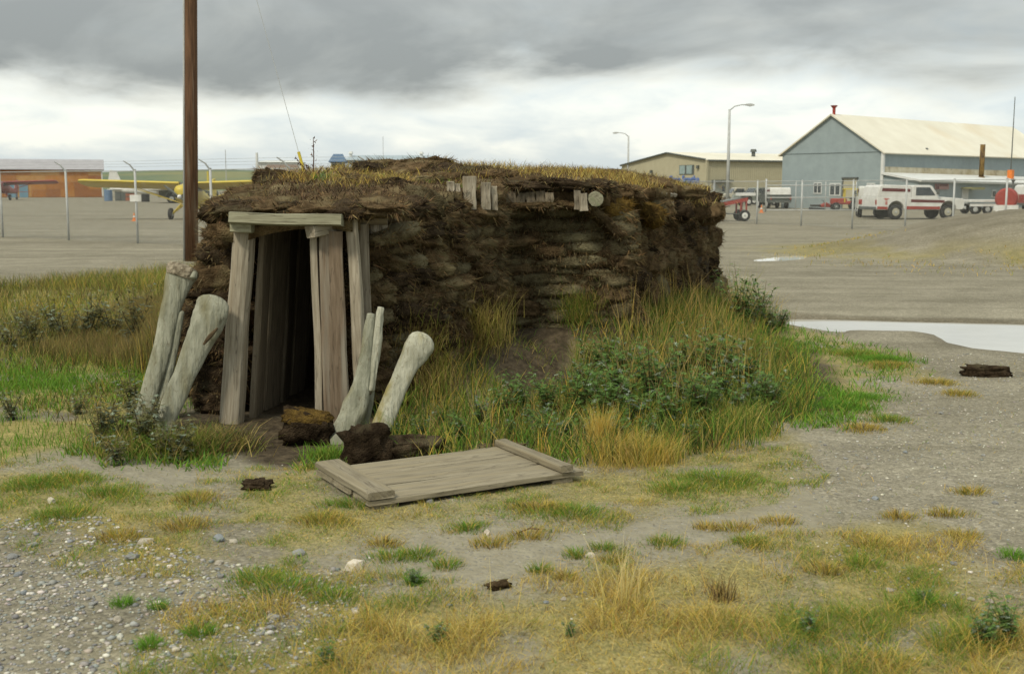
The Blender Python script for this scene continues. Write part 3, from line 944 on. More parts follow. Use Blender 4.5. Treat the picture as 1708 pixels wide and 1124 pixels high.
# ------------------------------------------------------------------ blades, shared by grass, roots and weeds
class Blades:
    def __init__(self): self.V = []; self.C = []; self.n = 0; self.F = []

    def add(self, P, h, lean, az, wid, col, curl=0.5, tipcol=None):
        """P (n,3); h, lean (horizontal reach / h), az, wid arrays; col (n,3)"""
        P = np.asarray(P, float); n = len(P)
        if n == 0: return
        h = np.broadcast_to(h, n).astype(float); lean = np.broadcast_to(lean, n); az = np.broadcast_to(az, n); wid = np.broadcast_to(wid, n)
        dx, dy = np.cos(az), np.sin(az)
        sx, sy = -dy, dx
        tw = rng.uniform(0, 2 * math.pi, n)
        sx, sy = np.cos(tw), np.sin(tw)
        V = np.zeros((n, 5, 3))
        m = 0.55
        V[:, 0] = P; V[:, 0, 0] -= sx * wid / 2; V[:, 0, 1] -= sy * wid / 2
        V[:, 1] = P; V[:, 1, 0] += sx * wid / 2; V[:, 1, 1] += sy * wid / 2
        M_ = P.copy(); k = h * lean * m * (1 - curl * 0.6)
        M_[:, 0] += dx * k; M_[:, 1] += dy * k; M_[:, 2] += h * m
        V[:, 2] = M_; V[:, 2, 0] -= sx * wid * .36; V[:, 2, 1] -= sy * wid * .36
        V[:, 3] = M_; V[:, 3, 0] += sx * wid * .36; V[:, 3, 1] += sy * wid * .36
        T = P.copy(); T[:, 0] += dx * h * lean; T[:, 1] += dy * h * lean; T[:, 2] += h * np.sqrt(np.clip(1 - (lean * curl) ** 2, 0.15, 1))
        V[:, 4] = T
        C = np.repeat(np.asarray(col, float)[:, None, :], 5, 1)
        if tipcol is not None: C[:, 4] = tipcol; C[:, 2:4] = 0.6 * C[:, 2:4] + 0.4 * np.asarray(tipcol)[..., None, :]
        base = self.n + 5 * np.arange(n)[:, None]
        F = np.concatenate([base + np.array([[0, 1, 3]]), base + np.array([[0, 3, 2]]), base + np.array([[2, 3, 4]])])
        self.V.append(V.reshape(-1, 3)); self.C.append(C.reshape(-1, 3)); self.F.append(F); self.n += 5 * n

    def build(self, name, parent=None, world=True, m_=None):
        V = np.concatenate(self.V); C = np.concatenate(self.C); F = np.concatenate(self.F)
        if parent: V = V - np.array(parent.location)
        o = mesh_np(name, V, F, m_ or M_leaf, False, np.clip(C, 0.004, 1), parent, 'stuff')
        return o


def pick(cols, n, var=0.22, wts=None):
    c = np.array(cols)
    i = rng.choice(len(c), n, p=None if wts is None else np.array(wts) / sum(wts))
    return c[i] * rng.uniform(1 - var, 1 + var, (n, 1)) * rng.uniform(1 - var * .3, 1 + var * .3, (n, 3))


GOLD, TAN, STRAW = (0.55, 0.39, 0.08), (0.42, 0.32, 0.115), (0.60, 0.48, 0.15)
GREEN, BRIGHT, OLIVE = (0.13, 0.24, 0.036), (0.155, 0.32, 0.036), (0.26, 0.275, 0.055)
BROWN, RUST, SILVER, DKGREEN = (0.12, 0.08, 0.035), (0.22, 0.115, 0.04), (0.36, 0.40, 0.31), (0.07, 0.115, 0.032)

# root and straw fibres sticking out of the sod
random.shuffle(FIB)
FIB = FIB[:270000]
fp = np.array([f[0] for f in FIB]); fn = np.array([f[1] for f in FIB]); fk = np.array([f[2] for f in FIB])
n = len(fp)
fb = Blades()
az = np.arctan2(fn[:, 1], fn[:, 0]) + rng.normal(0, 0.6, n)
hh = rng.uniform(0.015, 0.055, n) * rng.choice([1, 1, 1.9], n)
dn = rng.uniform(-1.5, 0.35, n) + np.clip(fn[:, 2], 0, 1) * 0.9
colr = pick([(0.135, 0.094, 0.048), (0.205, 0.14, 0.07), (0.225, 0.188, 0.10), (0.32, 0.215, 0.10), (0.062, 0.043, 0.023)], n, 0.3, [4, 4, 3, 1.6, 2])
colr[fk == 'ochre'] = pick([(0.26, 0.16, 0.04), (0.18, 0.11, 0.03)], int((fk == 'ochre').sum()))
# blades with a signed rise: build along a custom direction
V = np.zeros((n, 3, 3)); s_ = rng.normal(0, 1, (n, 3)); s_ /= np.linalg.norm(s_, axis=1)[:, None]
wd = rng.uniform(0.002, 0.006, n)[:, None]
dirv = np.stack([np.cos(az), np.sin(az), dn], 1); dirv /= np.linalg.norm(dirv, axis=1)[:, None]
V[:, 0] = fp - s_ * wd - fn * 0.01; V[:, 1] = fp + s_ * wd - fn * 0.01; V[:, 2] = fp + dirv * hh[:, None]
rf = mesh_np('root_fibres', V.reshape(-1, 3) - np.array(HO), np.arange(3 * n).reshape(n, 3), M_leaf, False, np.repeat(colr, 3, 0), house, 'stuff')

# short dark rootlets over the bare peat of the roof
n = 42000
x = rng.uniform(-2.4, 2.7, n); y = np.where(rng.uniform(0, 1, n) < 0.6, rng.uniform(8.1, 10.4, n), rng.uniform(8.1, 16, n))
ok = sdist(x, y, ROOF) > 0.02; x, y = x[ok], y[ok]; n = len(x); z = roofz(x, y)
a = rng.uniform(0, 6.28, n); ln = rng.uniform(0.02, 0.06, n); up = rng.uniform(0.1, 0.9, n)
V = np.zeros((n, 3, 3)); wd = rng.uniform(0.003, 0.007, n)
V[:, 0] = np.stack([x - np.sin(a) * wd, y + np.cos(a) * wd, z - 0.01], 1); V[:, 1] = np.stack([x + np.sin(a) * wd, y - np.cos(a) * wd, z - 0.01], 1)
V[:, 2] = np.stack([x + np.cos(a) * ln, y + np.sin(a) * ln, z + ln * up], 1)
colr = pick([(0.10, 0.07, 0.045), (0.15, 0.10, 0.06), (0.055, 0.038, 0.024), (0.22, 0.13, 0.075), (0.14, 0.12, 0.06)], n, 0.3, [4, 3, 4, 1, 2])
mesh_np('roof_rootlets', V.reshape(-1, 3) - np.array(HO), np.arange(3 * n).reshape(n, 3), M_leaf, False, np.repeat(colr, 3, 0), house, 'stuff')

# dead grass on the roof
rg = Blades()
N_ = 60000
x = rng.uniform(-2.6, 2.8, N_); y = rng.uniform(8.2, 16.5, N_)
ok = (sdist(x, y, ROOF) > 0.03)
den = 1.3 * sstep(0.50, 0.64, fbm(x, y, 1.3, 91, 4)) * np.where(y < 9.75, 0.06, 1.0) + 0.03 + 0.35 * sstep(0.9, 0.1, sdist(x, y, ROOF)) * (x > 0.2) * sstep(0.4, 0.6, fbm(x, y, 1.7, 92, 3))
ok &= rng.uniform(0, 1, N_) < den
x, y = x[ok], y[ok]; n = len(x)
z = roofz(x, y)
gcol = pick([GOLD, TAN, STRAW, BROWN, RUST, OLIVE], n, 0.3, [2, 4, 1, 5, 2, 1])
gp = fbm(x, y, 1.9, 95, 3) > 0.66
gcol[gp] = pick([GREEN, OLIVE], int(gp.sum()))
rg.add(np.stack([x, y, z - 0.01], 1), rng.uniform(0.02, 0.09, n) * (0.3 + 1.1 * sstep(0.35, 0.7, fbm(x, y, 3, 97, 2))), rng.uniform(0.4, 1.8, n),
       rng.uniform(0, 6.28, n), rng.uniform(0.003, 0.006, n), gcol)
# on the mats themselves, clumps along visible crests
for (u, v, Y, su, n) in ((575, 300, 9.8, 0.25, 500), (612, 303, 9.7, 0.24, 700), (655, 300, 9.8, 0.2, 500), (560, 278, 11.5, 0.4, 900), (605, 288, 10.4, 0.35, 900), (500, 290, 10.2, 0.2, 500), (800, 270, 12.0, 0.4, 900),
                         (780, 290, 10.9, 0.3, 600), (870, 286, 11.2, 0.4, 1100), (930, 288, 11.3, 0.45, 1600), (985, 292, 11.4, 0.42, 1900), (1020, 300, 11.5, 0.35, 1600), (1050, 305, 11.6, 0.25, 800),
                         (1120, 312, 13.3, 0.4, 900), (1145, 338, 13.3, 0.25, 500), (850, 278, 12.3, 0.5, 900), (540, 297, 10.0, 0.08, 120)):
    p = UD(u, v, Y); n = int(n * 0.6)
    a = rng.normal(0, 1, (n, 2)) * [su * 0.55, su * 0.8]
    zz = np.minimum(p.z + 0.02 + rng.normal(0, 0.02, n), np.maximum(roofz(p.x + a[:, 0], p.y + a[:, 1]), p.z - 0.06) + 0.03)
    c = pick([GOLD, TAN, STRAW, RUST, BROWN], n, 0.3, [2, 4, 2, 1, 3]) if u != 540 else pick([GREEN, BRIGHT, SILVER], n)
    rg.add(np.stack([p.x + a[:, 0], p.y + a[:, 1], zz - 0.03], 1), rng.uniform(0.03, 0.11, n), rng.uniform(0.3, 1.6, n), rng.uniform(0, 6.28, n), rng.uniform(0.003, 0.006, n), c)
rgo = rg.build('roof_grass', house)
rgo['label'] = 'golden dead grass growing on the turf roof'

# ================================================================== whale bones beside the doorway
M_bone = mat('weathered_bone', (0.36, 0.36, 0.28), (0.21, 0.212, 0.155), 5, 0.95, 0.02, 16, c3=(0.17, 0.155, 0.08), scale3=3.2, lo3=0.48, hi3=0.70, spec=0.12, stretch=(2.4, 2.4, 0.55), rand=0.08, crack=(7.0, 0.004, (0.13, 0.105, 0.06), 0.5))
M_bone2 = mat('pale_bone', (0.45, 0.445, 0.35), (0.28, 0.277, 0.205), 6, 0.95, 0.02, 16, c3=(0.25, 0.215, 0.09), scale3=3.6, lo3=0.50, hi3=0.70, spec=0.12, stretch=(2.4, 2.4, 0.55), crack=(7.0, 0.004, (0.17, 0.135, 0.075), 0.45))
M_spongy = mat('spongy_bone', (0.38, 0.33, 0.24), (0.12, 0.095, 0.06), 30, 0.95, 0.02, 40)
M_crack = mat('bone_crack', (0.12, 0.085, 0.045), (0.06, 0.04, 0.02), 12, 0.95, 0.01, 30)


def bone(root, rings, Y0, Y1, thick, m_, name='shaft', seed=0, cap=(0.5, 0.6), rug=0.05, flat=False, sub=9):
    """rings: (u, v, half-width px[, thickness factor]); lofted round a centre line leaning from depth Y0 to Y1"""
    n = 30
    C, A, T = [], [], []
    vmin, vmax = min(r[1] for r in rings), max(r[1] for r in rings)
    pts = []
    for i in range(len(rings) - 1):
        p0 = rings[max(i - 1, 0)]; p1 = rings[i]; p2 = rings[i + 1]; p3 = rings[min(i + 2, len(rings) - 1)]
        for k in range(sub):
            t = k / sub
            pts.append([0.5 * (2 * p1[j] + (p2[j] - p0[j]) * t + (2 * p0[j] - 5 * p1[j] + 4 * p2[j] - p3[j]) * t * t + (3 * p1[j] - p0[j] - 3 * p2[j] + p3[j]) * t ** 3)
                        for j in range(3)])
    pts.append(list(rings[-1][:3]))
    cen = []
    for (u, v, hw) in pts:
        f = (vmax - v) / (vmax - vmin + 1e-6)
        Y = Y0 + (Y1 - Y0) * f
        cen.append((UD(u, v, Y), hw * 0.93 * Y / 1900))
    vs, fs = [], []
    m = len(cen)
    rows = []
    for i in range(m):
        tdir = (cen[min(i + 1, m - 1)][0] - cen[max(i - 1, 0)][0]).normalized()
        side = Vector((tdir.z, 0, -tdir.x)).normalized()
        dep = tdir.cross(side).normalized()
        rows.append((cen[i][0], cen[i][1], side, dep, tdir))
    # end domes
    def dome(row, sgn, amt):
        c, a, s_, d_, t_ = row
        out = []
        for k in range(1, 5):
            q = k / 4 * math.pi / 2
            out.append((c + t_ * sgn * amt * a * math.sin(q), max(a * math.cos(q), 0.002), s_, d_, t_))
        return out
    if cap[0]: rows = dome(rows[0], -1, cap[0])[::-1] + rows
    if cap[1]: rows = rows + dome(rows[-1], 1, cap[1])
    o = Vector((seed * 3.1, seed * 1.7, 0))
    for i, (c, a, s_, d_, t_) in enumerate(rows):
        for k in range(n):
            q = 2 * math.pi * k / n
            g_ = 1 + rug * 1.4 * noise.noise(Vector((math.cos(q) * 1.2, math.sin(q) * 1.2, i * 0.09)) + o) + rug * 0.5 * noise.noise(Vector((math.cos(q) * 4, math.sin(q) * 4, i * 0.22)) + o) + 0.022 * noise.noise(Vector((math.cos(q) * 11, math.sin(q) * 11, i * 0.45)) + o)
            th = thick(i / len(rows)) if callable(thick) else thick
            sx = math.copysign(abs(math.cos(q)) ** 0.85, math.cos(q)); sy = math.copysign(abs(math.sin(q)) ** 0.85, math.sin(q))
            vs.append(c + (s_ * sx * a + d_ * sy * max(a * th, min(a, 0.025))) * g_)
    r = len(rows)
    for i in range(r - 1):
        for k in range(n):
            fs.append((i * n + k, i * n + (k + 1) % n, (i + 1) * n + (k + 1) % n, (i + 1) * n + k))
    fs.append(tuple(range(n - 1, -1, -1))); fs.append(tuple((r - 1) * n + k for k in range(n)))
    b = MB(); b.v = vs; b.f = fs
    return b.build(name, m_, root, smooth=True, world=True)


def bone_root(u, v, label):
    return empty('whale_bone', G(u, v), label=label, cat='whale bone', group='whale bones flanking the doorway')


b1 = bone_root(246, 705, 'tall straight whale bone with a flat broken top, left of the doorway')
bone(b1, [(228, 735, 15), (240, 690, 15.5), (248, 660, 16), (269, 590, 17), (280, 537, 17), (289, 500, 19.5), (297, 472, 24), (304, 455, 28)], 8.10, 8.35, 0.62, M_bone, seed=1, cap=(0.3, 0.0), rug=0.06)
bone(b1, [(255, 720, 8), (274, 650, 9), (291, 575, 8), (302, 522, 6)], 8.16, 8.30, 0.8, M_bone, 'ridge', seed=2, cap=(0.3, 0.8))
bone(b1, [(301, 463, 24), (305, 452, 28.5), (307, 447, 26)], 8.33, 8.35, 0.66, M_spongy, 'spongy_end', seed=3, cap=(0, 0.25), rug=0.16, sub=3)
for (u, v, r_) in ((291, 450, 6), (306, 447, 5), (324, 456, 6)):
    bone(b1, [(u - 2, v + 8, r_), (u, v, r_)], 8.30, 8.32, 0.8, M_bone, 'knob', seed=u, cap=(0.3, 0.7), rug=0.15, sub=3)

b2 = bone_root(270, 735, 'whale bone with a broad rounded head bending over towards the left door post')
bone(b2, [(256, 770, 15), (267, 728, 17), (281, 690, 18), (293, 660, 19.5), (309, 620, 21), (325, 585, 23.5), (340, 550, 28), (350, 525, 31), (355, 510, 30)], 7.80, 8.00, lambda f: 0.5 - 0.12 * f, M_bone, seed=5, cap=(0.3, 0.65), rug=0.09)
bone(b2, [(340, 574, 2.0), (350, 561, 4.0), (362, 548, 2.0)], 7.845, 7.865, 1.0, M_crack, 'crack', seed=6, cap=(0.8, 0.8), sub=3)

b3 = bone_root(570, 740, 'whale bone with a split jagged top, right beside the doorway')
bone(b3, [(556, 765, 20), (566, 735, 22), (577, 715, 21), (590, 688, 21.5), (599, 660, 20), (606, 627, 14), (611, 590, 10.5), (616, 550, 9), (619, 524, 7)], 7.62, 7.80, 0.62, M_bone, seed=7, cap=(0.3, 0.25), rug=0.17)
bone(b3, [(619, 650, 7), (625, 600, 8), (629, 560, 8), (632, 530, 7.5), (635, 513, 5)], 7.72, 7.82, 0.8, M_bone2, 'splinter', seed=8, cap=(0.6, 0.3), rug=0.34)
bone(b3, [(612, 655, 9), (616, 622, 8), (620, 590, 6), (624, 560, 4)], 7.72, 7.80, 0.7, M_spongy, 'spongy_core', seed=9, cap=(0.5, 0.5), rug=0.2)
bone(b3, [(601, 730, 9), (611, 690, 9), (617, 655, 8), (620, 625, 5)], 7.75, 7.83, 0.8, M_bone, 'ridge', seed=10, cap=(0.4, 0.6), rug=0.1)

b4 = bone_root(634, 715, 'smooth pale whale bone with a round knob head, leaning away to the right')
bone(b4, [(622, 745, 19), (636, 713, 19), (656, 663, 18.5), (671, 630, 18.5), (683, 605, 20.5), (694, 586, 24), (702, 575, 26)], 7.55, 7.78, 0.62, M_bone2, seed=12, cap=(0.3, 0.85), rug=0.08)

# ================================================================== the door lying on the grass
dc = sum(DOOR_C, Vector()) / 4
ldir = ((DOOR_C[2] - DOOR_C[1]) + (DOOR_C[3] - DOOR_C[0])).normalized()
DL = ((DOOR_C[2] - DOOR_C[1]).length + (DOOR_C[3] - DOOR_C[0]).length) / 2
wdir = Vector((-ldir.y, ldir.x, 0))
DW = 0.80
gz0 = gz(dc.x, dc.y)
door = empty('wooden_door', (dc.x, dc.y, gz0), label='weathered plank door with cross battens lying flat on the grass', cat='door')
M_door = mat('door_boards', (0.30, 0.265, 0.185), (0.155, 0.130, 0.084), 6, 0.9, 0.003, 9, rand=0.13, c3=(0.25, 0.21, 0.13), scale3=1.5, **WOODK)


def dpt(l_, w_, z): return dc + ldir * l_ + wdir * w_ + Vector((0, 0, gz0 + z - dc.z))


for (l_) in (-DL / 2 + 0.10, DL / 2 - 0.14):
    timber('lower_batten', dpt(l_, -DW / 2 + 0.01, 0.008), dpt(l_, DW / 2 - 0.01, 0.008), 0.14, 0.045, M_door, door, (0, 0, 1))
zz = 0.031
for k, (w0, w1) in enumerate(((-0.40, -0.135), (-0.130, 0.130), (0.135, 0.40))):
    timber('plank', dpt(-DL / 2 + random.uniform(0, .02), (w0 + w1) / 2, zz + 0.018), dpt(DL / 2 - random.uniform(0, .03), (w0 + w1) / 2, zz + 0.018), w1 - w0, 0.036, M_door, door, (0, 0, 1), warp=0.002, seed=300 + k)
for l_, wd_ in ((-DL / 2 + 0.075, 0.155), (DL / 2 - 0.12, 0.085)):
    timber('batten', dpt(l_, -DW / 2 - 0.005, zz + 0.058), dpt(l_, DW / 2 - 0.005, zz + 0.058), wd_, 0.04, M_door, door, (0, 0, 1), warp=0.002, seed=int(900 + l_ * 10))

# ================================================================== loose sod clods
def clod(u, v, size, rz, label, kind='dark', dz=0.0, seed=0, group=None, tilt=(0, 0), moss=None):
    p = G(u, v)
    me = sod_mesh('clod', 500 + seed, 26, 16, 0.6, 0.26)
    me.materials.append({'dark': M_soddk, 'brown': M_sod, 'ochre': M_sodoc}[kind])
    if not moss:
        o = link('sod_clod', me, None)
        o.location = (p.x, p.y, p.z + size[2] * 0.42 + dz); o.scale = size; o.rotation_euler = (tilt[0], tilt[1], rz)
        tag(o, label, 'sod clod', group)
    else:
        o = empty('sod_clod', p, label=label, cat='sod clod')
        c = link('peat', me, o, (0, 0, size[2] * 0.42)); c.scale = size; c.rotation_euler = (tilt[0], tilt[1], rz)
        m2 = sod_mesh('moss', 600 + seed, 26, 14, 0.6, 0.2); m2.materials.append(M_sodoc)
        c2 = link('moss_cap', m2, o, (0, 0, size[2] * 0.80)); c2.scale = (size[0] * 0.98, size[1] * 0.95, size[2] * 0.42); c2.rotation_euler = (tilt[0], tilt[1], rz)
    # bristly fibres
    return o


clod(612, 770, (0.30, 0.30, 0.24), 0.3, 'blocky dark peat clod at the foot of the knob-headed bone', 'dark', seed=1)
clod(672, 766, (0.44, 0.26, 0.15), 0.15, 'long low dark peat clod lying behind the fallen door', 'dark', seed=2)
clod(515, 738, (0.33, 0.24, 0.22), 0.1, 'sod clod with an ochre moss cap in front of the doorway', 'dark', seed=3, moss=True, tilt=(0.1, 0.15))
clod(430, 815, (0.16, 0.10, 0.06), 0.1, 'small dark sod scrap on the grass before the doorway', 'dark', seed=4)
clod(1645, 627, (0.42, 0.16, 0.10), 0.0, 'dark brown sod scrap alone on the gravel by the puddle', 'dark', seed=5)
clod(832, 980, (0.10, 0.06, 0.03), 0.4, 'small dark root scrap on the sandy patch', 'brown', seed=6)
clod(1272, 700, (0.15, 0.10, 0.06), 0.4, 'small brown sod scrap at the edge of the weeds', 'brown', seed=7)
clod(830, 757, (0.34, 0.14, 0.07), 0.2, 'thin dark sod strip under the weeds behind the door', 'brown', seed=8)

# ================================================================== pole and guy wire
pb = U(319, 436)
pole = empty('utility_pole', pb, label='tall brown wooden utility pole behind the sod house', cat='utility pole')
M_pole = mat('pole_wood', (0.165, 0.088, 0.046), (0.070, 0.038, 0.020), 5, 0.9, 0.006, 8, c3=(0.20, 0.155, 0.11), scale3=1.2, lo3=0.58, hi3=0.72, stretch=(7, 7, 0.35))
b = MB(); b.tube([(0, 0, -0.3), (0.14, 0, 4), (0.28, 0, 8), (0.42, 0, 12)], [0.152, 0.145, 0.135, 0.12], 18)
b.build('shaft', M_pole, pole, smooth=True)
b = MB(); b.tube([(-0.145, -0.06, 0), (0.0, -0.06, 4), (0.148, -0.06, 8), (0.265, -0.06, 11)], 0.026, 8)
b.build('conduit', M_galv, pole, smooth=True)
b = MB(); b.box((0.37, 0, 10.6), (2.2, 0.1, 0.12)); b.build('crossarm', M_pole, pole, bevel=0.01)
for x in (-0.95, -0.5, 0.6, 1.1):
    b = MB(); b.tube([(x + 0.37, 0, 10.66), (x + 0.37, 0, 10.74), (x + 0.37, 0, 10.8)], [0.04, 0.05, 0.025], 10); b.build('insulator', M_glass, pole, smooth=True)
anchor = UD(549, 436, pb.y + 0.2)
anchor.z = 0
guy = empty('guy_wire', anchor, label='thin steel guy wire with a yellow guard behind the turf roof', cat='guy wire')
top = UD(428, 0, pb.y) - anchor
mid = UD(497, 250, pb.y) - anchor
gdir = (top - mid).normalized()
base_ = mid - gdir * (mid.z / gdir.z)
b = MB(); b.tube([base_, mid, top, top + (top - mid) * 1.3], 0.006, 6); b.build('wire', M_galv, guy)
M_yel = mat('yellow_plastic', (0.62, 0.50, 0.06), (0.5, 0.40, 0.05), 3, 0.6)
b = MB(); b.tube([mid - gdir * 1.9, mid - gdir * 0.05], 0.035, 8); b.build('guard', M_yel, guy)
b = MB(); b.tube([mid - gdir * 1.9, mid - gdir * 0.52], 0.024, 6)
b.tube([base_ + Vector((0, 0, -0.2)), base_ + gdir * 0.8], 0.02, 6); b.build('anchor_rod', M_crack, guy)


# ================================================================== chain link fences
def fence(pts, h, label, arm=None, spacing=0.075, lean=0.0):
    pts = [Vector((p[0], p[1], gz(p[0], p[1]))) for p in pts]
    root = empty('chain_link_fence', pts[0], label=label, cat='fence')
    for p in pts:
        q = p - pts[0]
        b = MB(); b.tube([q + Vector((0, 0, -0.2)), q + Vector((0, 0, h))], 0.038, 8)
        b.tube([q + Vector((0, 0, h)), q + Vector((0, 0, h + 0.03))], [0.045, 0.02], 8)
        po = b.build('post', M_galv, root, smooth=True)
        if arm:
            b = MB(); b.tube([q + Vector((0, 0, h - 0.05)), q + Vector((arm[0] * .4, arm[1] * .4, h + arm[2] * .55)), q + Vector((arm[0], arm[1], h + arm[2]))], [0.03, 0.026, 0.018], 6)
            b.build('barbed_wire_arm', M_galv, po)
    for i in range(len(pts) - 1):
        a, c = pts[i] - pts[0], pts[i + 1] - pts[0]
        ln = (Vector((c.x, c.y)) - Vector((a.x, a.y))).length
        b = MB(); b.tube([a + Vector((0, 0, h - 0.03)), c + Vector((0, 0, h - 0.03))], 0.016, 6); b.build('top_rail', M_galv, root)
        # woven wires: two families of diagonals
        b = MB()
        k = int((ln + h) / spacing)
        for s in range(k):
            o = s * spacing - h
            for sg in (0, 1):
                x0, z0, x1, z1 = o, 0.0, o + h, h
                if x0 < 0: z0 += -x0; x0 = 0
                if x1 > ln: z1 -= (x1 - ln); x1 = ln
                if x1 - x0 < 0.02: continue
                if sg: X0, X1 = ln - x0, ln - x1
                else: X0, X1 = x0, x1
                f0, f1 = X0 / ln, X1 / ln
                A = a.lerp(c, f0) + Vector((0, 0.006 * sg, z0 + 0.03)); B = a.lerp(c, f1) + Vector((0, 0.006 * sg, min(z1, h - 0.04) + 0.0))
                b.tube([A, B], 0.0021, 3, cap=False)
        b.build('wire_mesh', M_galv, root, kind='stuff', fixn=False)
        if arm:
            b = MB()
            for f in (0.35, 0.65, 0.95):
                d = Vector((arm[0] * f, arm[1] * f, h + arm[2] * f))
                b.tube([a + d, c + d], 0.004, 4)
            b.build('barbed_wire', M_galv, root)
    return root


lf = [U(u, v) for u, v in ((-105, 391), (5, 396), (115, 401), (230, 405.5), (355, 411), (485, 416), (620, 421))]
fence([(p.x, p.y) for p in lf], 2.22, 'chain link fence with barbed wire arms in front of the yellow airplane', (-0.30, -0.12, 0.27))
rfn = [lf[-1]] + [U(u, v) for u, v in ((760, 409), (900, 397), (1040, 386), (1190, 373), (1262, 374), (1336, 377), (1421, 382), (1509, 386), (1588, 390), (1675, 394), (1765, 398), (1860, 402))]
rfn[0] = rfn[0] + Vector((0.12, 0.1, 0))
fence([(p.x, p.y) for p in rfn], 1.98, 'chain link fence with plain posts in front of the white truck', None)
# white notice on the left fence
p = U(230, 405.5)
b = MB(); b.box((0, 0, 0), (0.34, 0.012, 0.20))
o = b.build('notice_board', mat('white_sign', (0.72, 0.72, 0.68), (0.6, 0.6, 0.56), 6, 0.6), None, loc=(p.x, p.y - 0.055, 1.36))
tag(o, 'small blank white notice board wired to the chain link fence', 'sign')
# gate leaf beyond the right fence
g0, g1 = UD(1277, 350, 78), UD(1427, 350, 78)
g0.z = g1.z = 0
gate = empty('pipe_gate', g0, label='long galvanised pipe gate before the blue hangar', cat='gate')
gv = g1 - g0
for f in (0.0, 0.33, 0.66, 1.0):
    b = MB(); b.tube([gv * f + Vector((0, 0, 0.0 if f in (0, 1.0) else 0.12)), gv * f + Vector((0, 0, 2.05 if f else 2.25))], 0.06 if f == 0 else 0.035, 8); b.build('upright', M_galv, gate, smooth=True)
for z in (0.14, 0.98, 1.80):
    b = MB(); b.tube([Vector((0, 0, z)), gv + Vector((0, 0, z))], 0.036, 8); b.build('rail', M_galv, gate, smooth=True)


# ================================================================== buildings
def wallquad(name, pts, m_, root, t=0.12, bevel=0.0):
    """a slab from a planar polygon (local coords), thickened inwards along its normal"""
    P = [Vector(p) for p in pts]
    nrm = (P[1] - P[0]).cross(P[2] - P[0]).normalized()
    n = len(P)
    vs = P + [p - nrm * t for p in P]
    fs = [tuple(range(n)), tuple(range(2 * n - 1, n - 1, -1))] + [(i, i + n, (i + 1) % n + n, (i + 1) % n) for i in range(n)]
    b = MB(); b.add(vs, fs)
    return b.build(name, m_, root, bevel=bevel)


def ribmat(name, c, c2, scale, vertical_axis='x'):
    """ribbed metal cladding: fine relief in the wall's own coordinates"""
    m = mat(name, c, c2, 1.3, 0.6, spec=0.35, detail=6)
    t = m.node_tree; n = t.nodes; l = t.links
    tc_ = n.new('ShaderNodeTexCoord'); wv = n.new('ShaderNodeTexWave')
    wv.wave_type = 'BANDS'; wv.bands_direction = vertical_axis.upper(); wv.inputs['Scale'].default_value = scale
    l.new(tc_.outputs['Object'], wv.inputs['Vector'])
    bp = n.new('ShaderNodeBump'); bp.inputs['Distance'].default_value = 0.03; bp.inputs['Strength'].default_value = 1
    l.new(wv.outputs['Fac'], bp.inputs['Height']); l.new(bp.outputs[0], n['Principled BSDF'].inputs['Normal'])
    return m


M_blue = ribmat('blue_cladding', (0.29, 0.345, 0.35), (0.255, 0.305, 0.31), 1.6)
M_white_roof = mat('cream_roof', (0.72, 0.69, 0.57), (0.64, 0.605, 0.49), 0.35, 0.6, c3=(0.62, 0.53, 0.37), scale3=0.16, lo3=0.58, hi3=0.8)
M_trimw = mat('white_trim', (0.66, 0.67, 0.64), (0.55, 0.56, 0.53), 2, 0.6)
M_trimd = mat('dark_trim', (0.12, 0.13, 0.12), (0.09, 0.1, 0.09), 3, 0.7)
M_tanw = ribmat('tan_cladding', (0.44, 0.405, 0.275), (0.40, 0.365, 0.245), 1.2)
M_redpaint = mat('red_paint', (0.34, 0.05, 0.035), (0.26, 0.04, 0.03), 4, 0.5)
M_maroon = mat('maroon_paint', (0.13, 0.025, 0.025), (0.10, 0.02, 0.02), 4, 0.45)
M_whitep = mat('white_paint', (0.72, 0.72, 0.68), (0.60, 0.59, 0.54), 2.5, 0.4, spec=0.45)
M_orange = mat('orange_plastic', (0.75, 0.22, 0.05), (0.6, 0.18, 0.04), 4, 0.6)
M_rust = mat('rusty_stack', (0.26, 0.165, 0.05), (0.06, 0.04, 0.025), 3, 0.8, stretch=(1, 1, 0.5))

# --- blue hangar: local x along the long side, local -y is the outside of that side
hs = Vector((0.755, 0.656, 0))
hang = empty('blue_hangar', (28.0, 87.0, 0), math.atan2(hs.y, hs.x), 'pale blue gabled hangar with a cream roof and a low annex', 'hangar')
HW, HL, HE, HA = 9.1, 30.0, 4.36, 7.25
wallquad('gable_wall', [(0, HW, -0.2), (0, 0, -0.2), (0, 0, HE), (0, HW / 2, HA), (0, HW, HE)], M_blue, hang)
wallquad('side_wall', [(0.13, 0, -0.2), (HL, 0, -0.2), (HL, 0, HE), (0.13, 0, HE)], M_blue, hang)
wallquad('side_wall', [(HL, HW, -0.2), (0.13, HW, -0.2), (0.13, HW, HE), (HL, HW, HE)], M_blue, hang)
wallquad('gable_wall', [(HL, 0.13, -0.2), (HL, HW - .13, -0.2), (HL, HW - .13, HE), (HL, HW / 2, HA), (HL, 0.13, HE)], M_blue, hang)
wallquad('roof', [(-0.25, -0.30, HE - 0.12), (HL, -0.30, HE - 0.12), (HL, HW / 2, HA + 0.10), (-0.25, HW / 2, HA + 0.10)], M_white_roof, hang, 0.10)
wallquad('roof', [(HL, HW + 0.30, HE - 0.12), (-0.25, HW + 0.30, HE - 0.12), (-0.25, HW / 2, HA + 0.095), (HL, HW / 2, HA + 0.095)], M_white_roof, hang, 0.10)
b = MB(); b.box((-0.03, -0.03, HE / 2), (0.22, 0.22, HE - 0.15)); b.build('corner_trim', M_trimw, hang)
